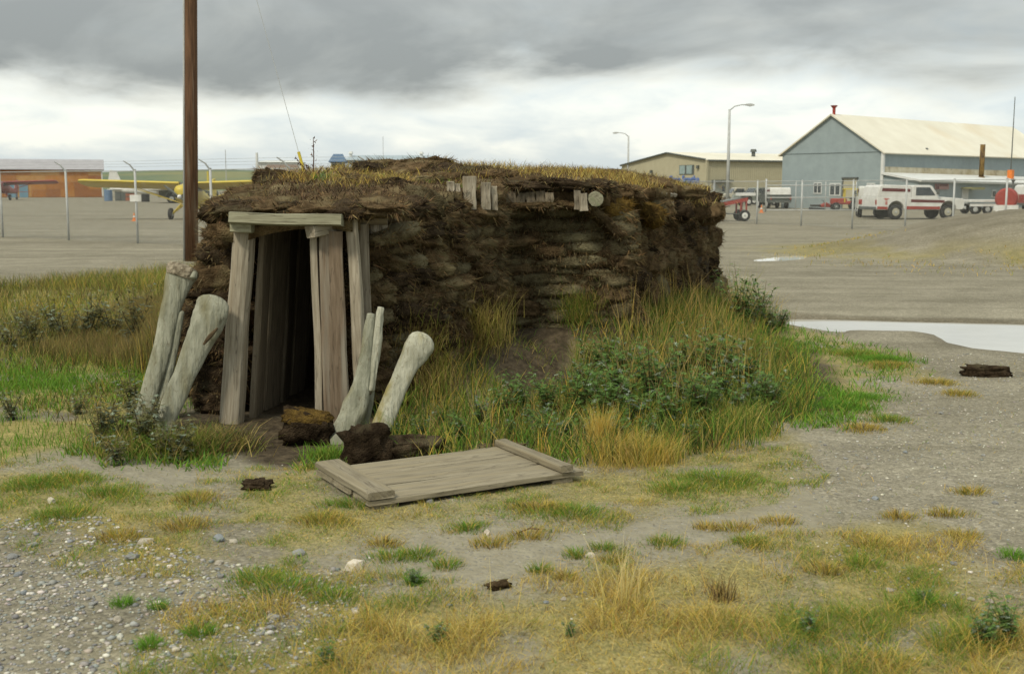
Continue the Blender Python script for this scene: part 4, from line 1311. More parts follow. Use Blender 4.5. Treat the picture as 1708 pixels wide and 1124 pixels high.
b = MB(); b.box((-0.03, HW / 2, HE + 0.02), (0.05, HW - 0.1, 0.08)); b.build('girt_line', M_blue, hang)
# openings in the gable
for (fx, z0, z1, wd_, nm, m_) in ((0.62, 1.15, 2.05, 0.75, 'window', M_trimw), (0.445, 1.0, 2.0, 1.0, 'window', M_trimw), (0.30, 0.05, 2.32, 1.15, 'door', M_tanw), (0.10, 0.9, 2.0, 0.7, 'window', M_trimw)):
    y = HW * fx
    b = MB(); b.box((-0.02, y, (z0 + z1) / 2), (0.06, wd_, z1 - z0)); fr = b.build(nm, m_, hang)
    if nm == 'window':
        for s in (-1, 1):
            b = MB(); b.box((-0.055, y + s * wd_ * 0.235, (z0 + z1) / 2), (0.02, wd_ * 0.36, (z1 - z0) * 0.8)); b.build('pane', M_glass, fr)
    else:
        b = MB(); b.box((-0.07, y, z1 + 0.06), (0.16, wd_ + 0.25, 0.13)); b.build('door_head', M_trimd, fr)
        b = MB(); b.box((-0.05, y + wd_ / 2 + 0.06, (z0 + z1) / 2), (0.1, 0.1, z1 - z0)); b.build('jamb', M_trimd, fr)
# red roof vent on the ridge end
b = MB(); b.tube([(0.2, HW / 2, HA), (0.2, HW / 2, HA + 0.55)], 0.12, 10); b.tube([(0.2, HW / 2, HA + 0.55), (0.2, HW / 2, HA + 0.75)], [0.13, 0.3], 10)
b.build('ridge_vent', M_redpaint, hang)
for (x, y) in ((7.0, 0.4), (24.0, 0.4)):
    b = MB(); b.tube([(x, y, HE), (x, y, HE + 0.32)], 0.09, 8); b.tube([(x, y, HE + 0.32), (x, y, HE + 0.42)], [0.16, 0.06], 8); b.build('roof_vent', M_trimd, hang)
# annex with its shed roof
AD = 3.0
AH0, AH1 = 2.22, 1.95
wallquad('annex_wall', [(0.0, -AD, -0.2), (HL, -AD, -0.2), (HL, -AD, AH1 - 0.1), (0.0, -AD, AH0)], M_blue, hang)
wallquad('annex_wall', [(0.0, -0.14, -0.2), (0.0, -AD + .13, -0.2), (0.0, -AD + .13, AH0), (0.0, -0.14, 2.75)], M_blue, hang)
wallquad('annex_roof', [(-0.2, -AD - 0.35, AH0), (HL, -AD - 0.35, AH1 - 0.1), (HL, -0.05, 2.55), (-0.2, -0.05, 2.80)], M_trimw, hang, 0.16)
wallquad('stained_apron', [(0.3, -0.03, 2.68), (20.0, -0.03, 2.58), (20.0, -0.02, 3.10), (0.3, -0.02, 3.22)],
         mat('stained_flashing', (0.60, 0.56, 0.43), (0.40, 0.33, 0.20), 0.9, 0.7, c3=(0.24, 0.2, 0.13), scale3=0.7, lo3=0.55, hi3=0.7), hang, 0.02)
b = MB(); b.tube([(13.0, -1.2, 2.2), (13.0, -1.2, 5.15)], 0.20, 12); b.tube([(13.0, -1.2, 2.25), (13.0, -1.2, 2.55)], [0.42, 0.24], 12); b.build('chimney_stack', M_rust, hang, smooth=True)
b = MB(); b.tube([(17.7, -1.4, 2.3), (17.7, -1.4, 9.2)], [0.055, 0.03], 6); b.build('mast', M_trimd, hang)
b = MB(); b.box((17.7, -1.4, 2.75), (0.4, 0.4, 0.75)); b.build('mast_box', M_orange, hang)
# notices, door hood and small openings on the annex face
sg = MB(); sg.box((3.3, -AD - 0.06, 1.72), (2.0, 0.06, 0.42)); sgo = sg.build('sign_board', mat('faded_pink_board', (0.42, 0.24, 0.22), (0.34, 0.2, 0.18), 2, 0.7), hang)
b = MB(); b.box((2.62, -AD - 0.10, 1.72), (0.40, 0.02, 0.38)); b.box((3.5, -AD - 0.10, 1.83), (1.15, 0.02, 0.16)); b.build('sign_mark', M_maroon, sgo)
b = MB(); b.box((7.3, -AD - 0.45, 1.62), (2.0, 0.9, 0.12)); b.box((7.3, -AD - 0.9, 1.56), (2.0, 0.06, 0.16)); b.build('door_hood', mat('olive_hood', (0.30, 0.29, 0.13), (0.22, 0.21, 0.1), 3, 0.8), hang)
b = MB(); b.box((6.95, -AD - 0.03, 0.75), (0.95, 0.07, 1.6)); b.build('annex_door', M_trimw, hang)
for x in (11.6, 15.2):
    b = MB(); b.box((x, -AD - 0.04, 1.15), (0.7, 0.06, 0.6)); fr = b.build('window', M_trimw, hang)
    b = MB(); b.box((x, -AD - 0.075, 1.15), (0.56, 0.02, 0.46)); b.build('pane', M_glass, fr)

# --- tan building
ts = Vector((0.903, 0.43, 0))
tan = empty('tan_building', (21.5, 127.0, 0), math.atan2(ts.y, ts.x), 'tan metal-clad building with a low gable and blue lettering', 'building')
TW, TLn, TE, TE2, TA = 18.2, 30.0, 4.70, 4.35, 5.62
wallquad('gable_wall', [(0, TW, -0.2), (0, 0, -0.2), (0, 0, TE), (0, TW * 0.43, TA), (0, TW, TE2)], M_tanw, tan)
wallquad('side_wall', [(0.13, 0, -0.2), (TLn, 0, -0.2), (TLn, 0, TE), (0.13, 0, TE)], M_tanw, tan)
wallquad('side_wall', [(TLn, TW, -0.2), (0.13, TW, -0.2), (0.13, TW, TE2), (TLn, TW, TE2)], M_tanw, tan)
wallquad('gable_wall', [(TLn, .13, -0.2), (TLn, TW - .13, -0.2), (TLn, TW - .13, TE2), (TLn, TW * .43, TA), (TLn, .13, TE)], M_tanw, tan)
wallquad('roof', [(-0.2, -0.2, TE - 0.02), (TLn, -0.2, TE - 0.02), (TLn, TW * .43, TA + .08), (-0.2, TW * .43, TA + .08)], M_white_roof, tan, 0.1)
wallquad('roof', [(TLn, TW + .2, TE2 - 0.02), (-0.2, TW + .2, TE2 - 0.02), (-0.2, TW * .43, TA + .075), (TLn, TW * .43, TA + .075)], M_white_roof, tan, 0.1)
for (y0, y1) in ((0.0, 0.43), (0.43, 1.0)):
    z0 = TE + (TA - TE) * y0 / .43 if y0 < .4 else TA; z1 = TA if y0 < .4 else TE2
    b = MB(); b.tube([(-0.22, TW * y0, z0 + 0.0), (-0.22, TW * y1, z1 + 0.0)], 0.10, 6); b.build('rake_trim', M_trimd, tan)
b = MB(); b.box((TLn / 2, -0.26, TE - 0.12), (TLn, 0.1, 0.18)); b.build('eave_trim', M_trimd, tan)
b = MB(); b.box((-0.03, -0.03, TE / 2), (0.24, 0.24, TE - 0.1)); b.build('corner_trim', M_tanw, tan)
# gable: upper window pair, lettering below, lower window, lamps
for (yc, z0, z1, ww) in ((3.9, 3.1, 4.15, 2.9), (3.9, 0.9, 1.9, 3.2)):
    b = MB(); b.box((-0.03, yc, (z0 + z1) / 2), (0.07, ww, z1 - z0)); fr = b.build('window', M_trimd, tan)
    for s in (-1, 1):
        b = MB(); b.box((-0.08, yc + s * ww * 0.24 + 0.12, (z0 + z1) / 2), (0.02, ww * 0.36, (z1 - z0) * 0.9)); b.build('pane', mat('pale_glass', (0.30, 0.38, 0.36), (0.24, 0.31, 0.30), 2, 0.15), fr)
for (y, z) in ((1.6, 3.9), (11.2, 3.5), (0.9, 1.5)):
    b = MB(); b.box((-0.12, y, z), (0.25, 0.3, 0.35)); b.build('wall_lamp', M_trimd if z > 2 else M_trimw, tan)
b = MB(); b.box((-0.25, 12.2, 2.65), (0.5, 1.6, 0.18)); b.build('door_hood', M_trimd, tan)
cu = bpy.data.curves.new('lettering', 'FONT'); cu.body = 'Cape Smythe'; cu.size = 1.15; cu.extrude = 0.02; cu.offset = 0.022; cu.align_x = 'CENTER'
to = bpy.data.objects.new('lettering_tmp', cu); COL.objects.link(to)
dg = bpy.context.evaluated_depsgraph_get()
me = bpy.data.meshes.new_from_object(to.evaluated_get(dg))
bpy.data.objects.remove(to)
me.materials.clear(); me.materials.append(mat('blue_letters', (0.13, 0.21, 0.47), (0.11, 0.18, 0.42), 4, 0.6))
lt = link('lettering', me, tan, (-0.08, 4.4, 2.18))
lt.rotation_euler = (math.pi / 2, 0, -math.pi / 2)
# door bay on the side
b = MB(); b.box((1.9, -0.1, 1.1), (2.1, 0.25, 2.2)); dd = b.build('door', mat('grey_door', (0.30, 0.31, 0.26), (0.25, 0.26, 0.22), 3, 0.7), tan)
b = MB(); b.box((1.9, -0.35, 2.35), (2.6, 0.6, 0.22)); b.build('door_hood', M_trimd, dd)
b = MB(); b.box((2.1, -0.25, 1.5), (0.35, 0.04, 0.6)); b.build('pane', M_glass, dd)
b = MB(); b.tube([(9.3, 4, 5.0), (9.3, 4, 5.75)], 0.22, 8); b.tube([(9.3, 4, 5.75), (9.3, 4, 6.05)], [0.4, 0.3], 8); b.build('roof_vent', M_trimd, tan)

# --- orange plywood shed, far left
M_ply = [mat('plywood_%s' % k, c, tuple(x * .8 for x in c), 1.5, 0.85, rand=0.08) for k, c in
         (('a', (0.42, 0.16, 0.03)), ('b', (0.47, 0.20, 0.04)), ('c', (0.54, 0.28, 0.08)), ('d', (0.34, 0.125, 0.03)))]
M_shedroof = mat('grey_sheet_roof', (0.36, 0.35, 0.36), (0.31, 0.30, 0.31), 0.8, 0.6)
OD = 190.0
o1 = UD(172, 329, OD); o0 = o1 - Vector((0.941, 0.337, 0)) * 21.8
shed = empty('plywood_shed', (o0.x, o0.y, 0), math.atan2(o1.y - o0.y, o1.x - o0.x), 'long shed clad in orange plywood sheets with a grey roof', 'shed')
SL = math.hypot(o1.x - o0.x, o1.y - o0.y)
SH, SR, SD = 4.65, 6.25, 9.0
b = MB(); b.box((SL / 2, SD / 2, SH / 2 - 0.1), (SL - 0.1, SD - 0.1, SH + 0.1)); b.build('wall', M_ply[0], shed)
rr = random.Random(4)
nc = 10; pw = SL / nc
for k in range(nc):
    z = 0.05
    for hgt in (1.2, 1.2, 1.1, 1.05):
        if k == 3 and z < 1.5 or (k == 4 and z < 1.5):
            pass
        b = MB(); b.box((pw * (k + 0.5), -0.02, z + hgt / 2), (pw - 0.03, 0.06, hgt - 0.03))
        b.build('plywood_sheet', M_ply[rr.choices([0, 1, 2, 3], [5, 4, 3, 2])[0]], shed)
        z += hgt
wallquad('roof', [(-0.3, -0.5, SH - 0.12), (SL + 0.35, -0.5, SH - 0.12), (SL + 0.35, SD / 2, SR), (-0.3, SD / 2, SR)], M_shedroof, shed, 0.12)
wallquad('roof', [(SL + 0.35, SD + .5, SH - 0.12), (-0.3, SD + .5, SH - 0.12), (-0.3, SD / 2, SR - .005), (SL + 0.35, SD / 2, SR - .005)], M_shedroof, shed, 0.12)
wallquad('gable_wall', [(SL, 0.1, 0), (SL, SD - .1, 0), (SL, SD - .1, SH), (SL, SD / 2, SR - 0.15), (SL, .1, SH)], M_trimd, shed, 0.1)
b = MB(); b.box((SL - 0.05, -0.07, SH / 2), (0.22, 0.12, SH - 0.3)); b.build('corner_trim', M_trimw, shed)
M_bluedoor = mat('blue_door', (0.17, 0.31, 0.40), (0.13, 0.25, 0.33), 2, 0.6)
for (u, w_) in ((27, 1.5), (46, 1.3)):
    _d = Vector((0.941, 0.337, 0)); _k = (u - 854) / 1900; x = (_k * o0.y - o0.x) / (_d.x - _k * _d.y)
    b = MB(); b.box((x, -0.08, 1.05), (w_, 0.1, 2.1)); b.build('door', M_bluedoor, shed)

# --- distant houses and roofs behind the sod house
def house_simple(name, label, u0, u1, vbase, veave, vridge, Y, wallm, roofm, windows=0, dep=8.0, cat='house'):
    a, c = UD(u0, vbase, Y), UD(u1, vbase, Y)
    k = Y / 1900
    he, hr = CAM_H + (312 - veave) * k, CAM_H + (312 - vridge) * k
    root = empty(name, (a.x, a.y, 0), 0.12, label, cat)
    W = c.x - a.x
    b = MB(); b.box((W / 2, dep / 2, he / 2 - .1), (W, dep, he + .2)); b.build('wall', wallm, root)
    b = MB(); b.add([(-.4, -.5, he - .1), (W + .4, -.5, he - .1), (W + .4, dep + .5, he - .1), (-.4, dep + .5, he - .1), (W * .12, dep / 2, hr), (W * .88, dep / 2, hr)],
                    [(0, 1, 5, 4), (1, 2, 5), (2, 3, 4, 5), (3, 0, 4), (0, 3, 2, 1)])
    b.build('roof', roofm, root)
    for i in range(windows):
        x = W * (i + 0.7) / (windows + 0.4)
        b = MB(); b.box((x, -0.03, he * 0.55), (1.2, 0.08, 1.1)); f = b.build('window', M_trimw, root)
        b = MB(); b.box((x, -0.08, he * 0.55), (1.0, 0.02, 0.9)); b.build('pane', M_glass, f)
    return root


M_brroof = mat('brown_shingle', (0.21, 0.155, 0.12), (0.16, 0.12, 0.09), 1, 0.85)
M_redwall = mat('red_siding', (0.36, 0.13, 0.10), (0.30, 0.1, 0.08), 1, 0.8)
M_greyblue = mat('blue_grey_roof', (0.34, 0.40, 0.43), (0.30, 0.36, 0.39), 0.4, 0.6)
house_simple('red_house', 'small red-walled house with a brown hipped roof by the hillside', 437, 500, 312, 287, 275, 240, M_redwall, M_brroof, 3)
house_simple('white_house', 'white box-like house behind the red-walled house', 432, 505, 312, 271, 268, 262, M_trimw, M_trimw, 2)
house_simple('blue_roof_house', 'dark blue roofed house just showing over the turf roof', 553, 574, 312, 270, 257, 170, M_trimd, mat('navy_roof', (0.10, 0.16, 0.24), (0.08, 0.13, 0.2), 1, 0.7), 0)
wr = house_simple('long_warehouse', 'long low warehouse with a pale blue-grey roof far behind', 570, 742, 312, 268, 259, 300, M_greyblue, M_greyblue, 0, 14, 'warehouse')
for f in (0.09, 0.78):
    b = MB(); b.tube([(27.0 * f, 5, 7.5), (27 * f, 5, 10.4)], 0.4, 6); b.tube([(27 * f, 5, 10.4), (27 * f, 5, 11.0)], [0.7, 0.4], 6); b.build('roof_vent', M_trimw, wr)
# thin masts and far posts
def mast(u, vb, vt, Y, r, label, m_=M_galv, cat='mast'):
    a, c = UD(u, vb, Y), UD(u, vt, Y)
    b = MB(); b.tube([(0, 0, 0), (0, 0, c.z)], [r, r * .7], 6); b.tube([(0, 0, 0), (0, 0, 0.25)], [r * 2, r * 1.2], 6)
    o = b.build('mast', m_, None, loc=(a.x, a.y, 0)); tag(o, label, cat)


mast(378, 318, 250, 240, 0.10, 'thin grey mast standing by the green hillside')
mast(348, 320, 286, 150, 0.22, 'short yellow post behind the yellow airplane wing', M_yel, 'post')
mast(640, 312, 228, 260, 0.07, 'thin radio mast behind the pale blue-grey warehouse')
mast(430, 316, 255, 230, 0.35, 'pale tapering tower by the white house', M_trimw, 'tower')

# --- green hillside
hx = np.linspace(-420, 260, 150); hd = np.linspace(0, 1, 14)
HX, HD = np.meshgrid(hx, hd)
ridge = 12.0 + 3.0 * (fbm(HX, HX * 0, 0.006, 71, 3) - .5) * 2 - 3.0 * sstep(-190, -60, HX) - 6.0 * sstep(-60, 120, HX)
prof = np.sin(np.clip(HD * 1.25, 0, 1.0) * math.pi / 2) ** 1.2
HZ = ridge * prof - 0.3 + prof * 1.3 * (fbm(HX, HD * 60, 0.03, 73, 4) - .5)
HY = 520 + HD * 260 + 0 * HX
nn = HX.shape
i_ = np.arange(nn[0] * nn[1]).reshape(nn)
hq = np.stack([i_[:-1, :-1].ravel(), i_[:-1, 1:].ravel(), i_[1:, 1:].ravel(), i_[1:, :-1].ravel()], 1)
M_hill = mat('tundra_hillside', (0.135, 0.175, 0.085), (0.085, 0.125, 0.075), 0.03, 0.95, coord='Position', c3=(0.20, 0.20, 0.085), scale3=0.02, lo3=.5, hi3=.65, detail=8, stretch=(0.5, 1, 3))
mesh_np('hill', np.stack([HX.ravel(), HY.ravel(), HZ.ravel()], 1), hq, M_hill, True, None, None, 'structure')


# ================================================================== street lamps
def lamp(u, vb, vt, arm_px, Y, label):
    a = UD(u, vb, Y); k = Y / 1900
    H_ = CAM_H + (312 - vt) * k
    root = empty('street_lamp', (a.x, a.y, 0), label=label, cat='street lamp', group='street lamps by the airport buildings')
    b = MB(); b.tube([(0, 0, 0), (0, 0, H_)], [0.16, 0.10], 10); b.tube([(0, 0, 0), (0, 0, 0.5)], [0.24, 0.22], 10); b.build('post', M_galv, root, smooth=True)
    ax = arm_px * k; s = 1 if ax > 0 else -1
    b = MB(); b.tube([(0, 0, H_ - 0.1), (ax * .25, 0, H_ + 0.25), (ax * .6, 0, H_ + .38), (ax * .9, 0, H_ + .36)], [0.06, 0.055, 0.05, 0.05], 6); b.build('arm', M_galv, root, smooth=True)
    b = MB(); b.extrude([(-0.35, 0), (-0.3, .1), (0.1, .14), (0.42, .06), (0.42, -.04), (0.1, -.1)], -0.15, 0.15)
    hd_ = b.build('lamp_head', M_galv, root, loc=(ax * .97, 0, H_ + .34)); hd_.scale = (s, 1, 1)


lamp(1213, 345, 186, 33, 98, 'tall curved-arm street lamp before the tan building')
lamp(1047, 336, 229, -21, 142, 'slender street lamp with its arm towards the sod house roof')


# ================================================================== aircraft
def airplane(loc, rz, label, colm, low=False, span=10.7, length=6.9, scale=1.0, pitch=0.0, roll=0.0, trim=None, gear='tail', fin_h=1.0, name='airplane', cm2=None, prop_rot=0.6):
    """local: nose towards -Y, wheels at z=0"""
    root = empty(name, loc, rz, label, 'airplane')
    trim = trim or colm
    wz = 1.72 if not low else 1.05
    fz = 1.20                # fuselage axis height at the wing
    tail = lambda y: -0.09 * (y - 0.5) if gear == 'tail' else 0.0
    # fuselage: nose y=-1.9 .. tail y=length-2
    secs = [(-1.95, 0.10, 0.12, 0), (-1.90, 0.28, 0.30, 0), (-1.55, 0.40, 0.42, 0.0), (-0.9, 0.44, 0.50, 0.02), (-0.2, 0.46, 0.62, 0.10), (0.9, 0.45, 0.62, 0.10), (2.0, 0.34, 0.42, 0.0), (3.5, 0.20, 0.24, -0.04), (length - 2.0, 0.07, 0.12, -0.04)]
    vs, fs = [], []; n = 14
    for (y, hw, hh_, dz) in secs:
        for k in range(n):
            q = 2 * math.pi * k / n
            cx = math.copysign(abs(math.cos(q)) ** 0.7, math.cos(q)); cz = math.copysign(abs(math.sin(q)) ** 0.7, math.sin(q))
            vs.append((hw * cx, y, fz + dz + tail(y) + hh_ * cz))
    for i in range(len(secs) - 1):
        for k in range(n): fs.append((i * n + k, i * n + (k + 1) % n, (i + 1) * n + (k + 1) % n, (i + 1) * n + k))
    fs.append(tuple(range(n - 1, -1, -1))); fs.append(tuple((len(secs) - 1) * n + k for k in range(n)))
    b = MB(); b.v = vs; b.f = fs; fus = b.build('fuselage', colm, root, smooth=True)
    for s in (-1, 1):
        b = MB(); b.extrude([(-1.0, fz + .25), (0.9, fz + .3), (0.7, fz + .66), (-0.55, fz + .66)], s * 0.445, s * 0.475, 'x'); b.build('side_window', M_glass, fus)
    b = MB(); b.add([(-0.38, -1.02, fz + .38), (0.38, -1.02, fz + .38), (0.40, -0.45, fz + .73), (-0.40, -0.45, fz + .73)], [(0, 1, 2, 3)]); b.build('windscreen', M_glass, fus)
    # engine inlets and spinner
    for s in (-1, 1):
        b = MB(); b.tube([(s * 0.2, -1.96, fz + .05), (s * 0.2, -1.80, fz + .05)], 0.10, 10); b.build('air_intake', M_black, fus)
    b = MB(); b.tube([(0, -1.92, fz), (0, -2.08, fz), (0, -2.16, fz)], [0.13, 0.10, 0.02], 10); b.build('spinner', M_whitep, root, smooth=True)
    for s in (-1, 1):
        b = MB(); d = Vector((math.cos(prop_rot) * s, 0, math.sin(prop_rot) * s))
        c = Vector((0, -2.03, fz))
        b.tube([c + d * .08, c + d * .35, c + d * .7, c + d * .95], [0.035, 0.065, 0.06, 0.03], 6); b.build('propeller_blade', M_trimd, root)
    # wing panels, aerofoil with incidence and dihedral
    for s in (-1, 1):
        prof = [(-0.80, 0.0), (-0.74, 0.09), (-0.45, 0.15), (0.1, 0.13), (0.80, 0.01), (0.80, -0.01), (0.0, -0.05), (-0.6, -0.06)]
        vs = []; m = len(prof)
        for (x, ch, dz) in ((0.40, 1.0, 0), (span / 2 - 0.45, 1.0, 0.012 * span), (span / 2 - 0.12, 0.86, 0.012 * span + .02), (span / 2, 0.55, 0.012 * span + .03)):
            for (py, pz) in prof:
                inc = 0.05 + pitch
                vs.append((s * x, py * ch * math.cos(inc) + pz * math.sin(inc), wz + dz + pz * ch - py * ch * math.sin(inc)))
        fs = []
        for i in range(3):
            for k in range(m): fs.append((i * m + k, i * m + (k + 1) % m, (i + 1) * m + (k + 1) % m, (i + 1) * m + k))
        fs.append(tuple(range(m - 1, -1, -1))); fs.append(tuple(3 * m + k for k in range(m)))
        b = MB(); b.v = vs; b.f = fs; b.build('wing', colm, root)
        if not low:
            for y in (-0.5, 0.35):
                b = MB(); b.tube([(s * 0.42, -0.25, fz - 0.35), (s * span * 0.27, y, wz + 0.01)], 0.024, 6); b.build('wing_strut', colm, root)
    b = MB(); b.box((0, 0, wz + 0.03), (0.92, 1.4, 0.12)); b.build('wing_centre', colm, root, bevel=0.03)
    # tail
    ty = length - 2.35; tz = fz + tail(ty)
    for s in (-1, 1):
        b = MB(); b.extrude([(s * 0.05, ty - 0.45), (s * 1.35, ty + 0.05), (s * 1.45, ty + .25), (s * 1.35, ty + .6), (s * 0.05, ty + .65)], tz - 0.03, tz + 0.03, 'z'); b.build('tailplane', trim, root)
    b = MB(); b.extrude([(ty - 0.7, tz + 0.02), (ty + 0.0, tz + 1.25 * fin_h), (ty + .55, tz + 1.35 * fin_h), (ty + .75, tz + .6 * fin_h), (ty + .62, tz - 0.05)], -0.035, 0.035, 'x'); b.build('tail_fin', trim, root)
    # undercarriage
    wheels = [(-0.93, -0.45, 0.30), (0.93, -0.45, 0.30)] + ([(0, length - 2.3, 0.12)] if gear == 'tail' else [(0, -1.4, 0.22)])
    for (x, y, r_) in wheels:
        b = MB(); b.tube([(x - .10, y, r_), (x - .07, y, r_), (x + .07, y, r_), (x + .10, y, r_)], [r_ * .8, r_, r_, r_ * .8], 16); wh = b.build('wheel', M_black, root, smooth=False)
        b = MB(); b.tube([(x - .11, y, r_), (x + .11, y, r_)], r_ * .42, 10); b.build('hub', M_galv, wh)
        if abs(x) > 0.1:
            for yy in (-0.45, 0.2):
                b = MB(); b.tube([(x * 0.92, y, r_), (math.copysign(0.34, x), yy, fz - 0.38)], 0.05, 6); b.build('gear_leg', trim, root)
        else:
            b = MB(); b.tube([(0, y, r_), (0, y, max(tz - 0.05, r_ + .1) if gear == 'tail' else fz - .3)], 0.04, 6); b.build('gear_leg', trim, root)
    root.scale = (scale,) * 3
    return root


M_yplane = mat('yellow_dope', (0.60, 0.46, 0.045), (0.52, 0.40, 0.04), 2, 0.45, spec=0.4)
M_rplane = mat('red_dope', (0.30, 0.055, 0.045), (0.25, 0.045, 0.04), 2, 0.45, spec=0.4)
yp = U(311, 366)
airplane((yp.x + 0.25, yp.y, 0), 0.0, 'yellow high-wing bush airplane parked nose-on behind the fence', M_yplane, span=11.5, pitch=0.17, prop_rot=math.radians(142))
rp = U(4, 334)
airplane((rp.x, rp.y, 0), 0.1, 'dark red high-wing airplane before the orange plywood shed', M_rplane, span=11.4, scale=1.24, pitch=0.15, trim=M_rplane, prop_rot=math.radians(75))
wp = UD(279, 338, 125); wp.z = 0
airplane(wp, R(97), 'white low-wing airplane side-on beyond the yellow one', M_whitep, low=True, span=10.5, length=6.7, scale=1.2, gear='nose', fin_h=1.3)


# ================================================================== road vehicles
def wheel(root, x, y, r_, w_, rimm, name='wheel'):
    b = MB(); b.tube([(x, y - w_ / 2, r_), (x, y - w_ / 2 + .04, r_), (x, y + w_ / 2 - .04, r_), (x, y + w_ / 2, r_)], [r_ * .86, r_, r_, r_ * .86], 20)
    wh = b.build(name, M_black, root)
    s = -1 if y < 0 else 1
    b = MB(); b.tube([(x, y + s * (w_ / 2 - 0.02), r_), (x, y + s * (w_ / 2 + .012), r_)], [r_ * .58, r_ * .5], 14); b.build('rim', rimm, wh)
    b = MB(); b.tube([(x, y + s * (w_ / 2), r_), (x, y + s * (w_ / 2 + .05), r_)], [r_ * .2, r_ * .14], 8); b.build('hub_cap', M_galv, wh)


def arch(cx, r_, z0, n=9):
    return [(cx + r_ * math.cos(math.pi - math.pi * k / n), z0 + r_ * math.sin(math.pi - math.pi * k / n) * 1.0) for k in range(n + 1)]


def pickup(loc, rz, label, paint, cap=True, stripes=True, scale=1.0, rim=None, name='pickup_truck', lower=None, group=None, detail=True, cap_m=None):
    """local x forward, right side at -y faces the viewer when rz = 0"""
    root = empty(name, loc, rz, label, 'truck', group)
    rim = rim or M_whitep
    W = 0.95
    zf = 0.52
    body = [(-2.55, 0.60), (-2.50, zf)] + arch(-1.45, 0.46, zf) + arch(1.55, 0.46, zf) + [(2.36, zf), (2.46, 0.62), (2.46, 0.98), (2.36, 1.10), (1.10, 1.20), (1.02, 1.20), (-2.55, 1.20)]
    b = MB(); b.extrude(body, -W, W); bo = b.build('body', paint, root, bevel=0.025)
    cab = [(-0.55, 1.19), (1.05, 1.19), (0.62, 1.76), (0.45, 1.82), (-0.42, 1.82), (-0.55, 1.75)]
    b = MB(); b.extrude(cab, -W + .07, W - .07); cb = b.build('cab', paint, root, bevel=0.03)
    for s in (-1, 1):
        y = s * (W - .07)
        b = MB(); b.extrude([(-0.32, 1.27), (0.80, 1.27), (0.47, 1.70), (-0.32, 1.70)], y - .012 * s, y + .012 * s); b.build('side_window', M_glass, cb)
    b = MB(); b.add([(1.075, -.78, 1.24), (1.075, .78, 1.24), (0.68, .74, 1.73), (0.68, -.74, 1.73)], [(0, 1, 2, 3)]); b.build('windscreen', M_glass, cb)
    if cap:
        prof = [(-2.52, 1.205), (-0.58, 1.205), (-0.58, 1.80), (-2.22, 1.84), (-2.40, 1.74)]
        b = MB(); b.extrude(prof, -W + .05, W - .05); cp = b.build('camper_top', cap_m or paint, root, bevel=0.03)
        for s in (-1, 1):
            y = s * (W - .05)
            b = MB(); b.extrude([(-2.28, 1.50), (-0.66, 1.46), (-0.66, 1.62), (-2.24, 1.67)], y - .012 * s, y + .012 * s); b.build('window_strip', M_maroon, cp)
    if stripes:
        for s in (-1, 1):
            y = s * W
            b = MB(); b.extrude([(-0.62, 0.92), (1.30, 0.88), (1.30, 1.02), (-0.62, 1.07)], y - .01 * s, y + .01 * s); b.build('side_stripe', M_maroon, bo)
            b = MB(); b.extrude([(-0.95, 0.54), (1.06, 0.54), (1.06, 0.68), (-0.95, 0.71)], y - .01 * s, y + .01 * s); b.build('sill_stripe', M_redpaint, bo)
            b = MB(); b.extrude([(-2.53, 0.56), (-1.94, 0.54), (-1.94, 0.68), (-2.53, 0.70)], y - .01 * s, y + .01 * s); b.build('sill_stripe', M_redpaint, bo)
            b = MB(); b.extrude([(-2.2, 1.13), (-1.85, 1.13), (-2.0, 1.0), (-2.05, 1.0)], y - .008 * s, y + .008 * s); b.extrude([(-2.08, 0.97), (-1.96, 0.97), (-1.96, 0.78), (-2.08, 0.78)], y - .008 * s, y + .008 * s)
            b.build('door_emblem', mat('faded_red', (0.50, 0.20, 0.17), (0.44, 0.17, 0.15), 3, 0.6), bo)
    if detail:
        b = MB(); b.box((2.52, 0, 0.62), (0.12, 1.9, 0.16)); b.build('front_bumper', M_galv, root, bevel=0.02)
        b = MB(); b.box((-2.62, 0, 0.60), (0.12, 1.8, 0.16)); b.build('rear_bumper', M_trimd, root, bevel=0.02)
        for s in (-1, 1):
            b = MB(); b.tube([(2.44, s * .68, 0.88), (2.49, s * .68, 0.88)], 0.1, 10); b.build('headlight', M_galv, root)
            b = MB(); b.box((-2.565, s * .85, 0.92), (0.03, 0.12, 0.26)); b.build('tail_light', M_redpaint, root)
            b = MB(); b.box((0.86, s * 1.05, 1.44), (0.07, 0.18, 0.24)); b.tube([(0.86, s * .86, 1.36), (0.86, s * 1.0, 1.40)], 0.015, 5); b.build('wing_mirror', M_trimd, root)
    for x in (-1.45, 1.55):
        for s in (-1, 1):
            wheel(root, x, s * 0.80, 0.40, 0.26, rim)
    root.scale = (scale,) * 3
    return root


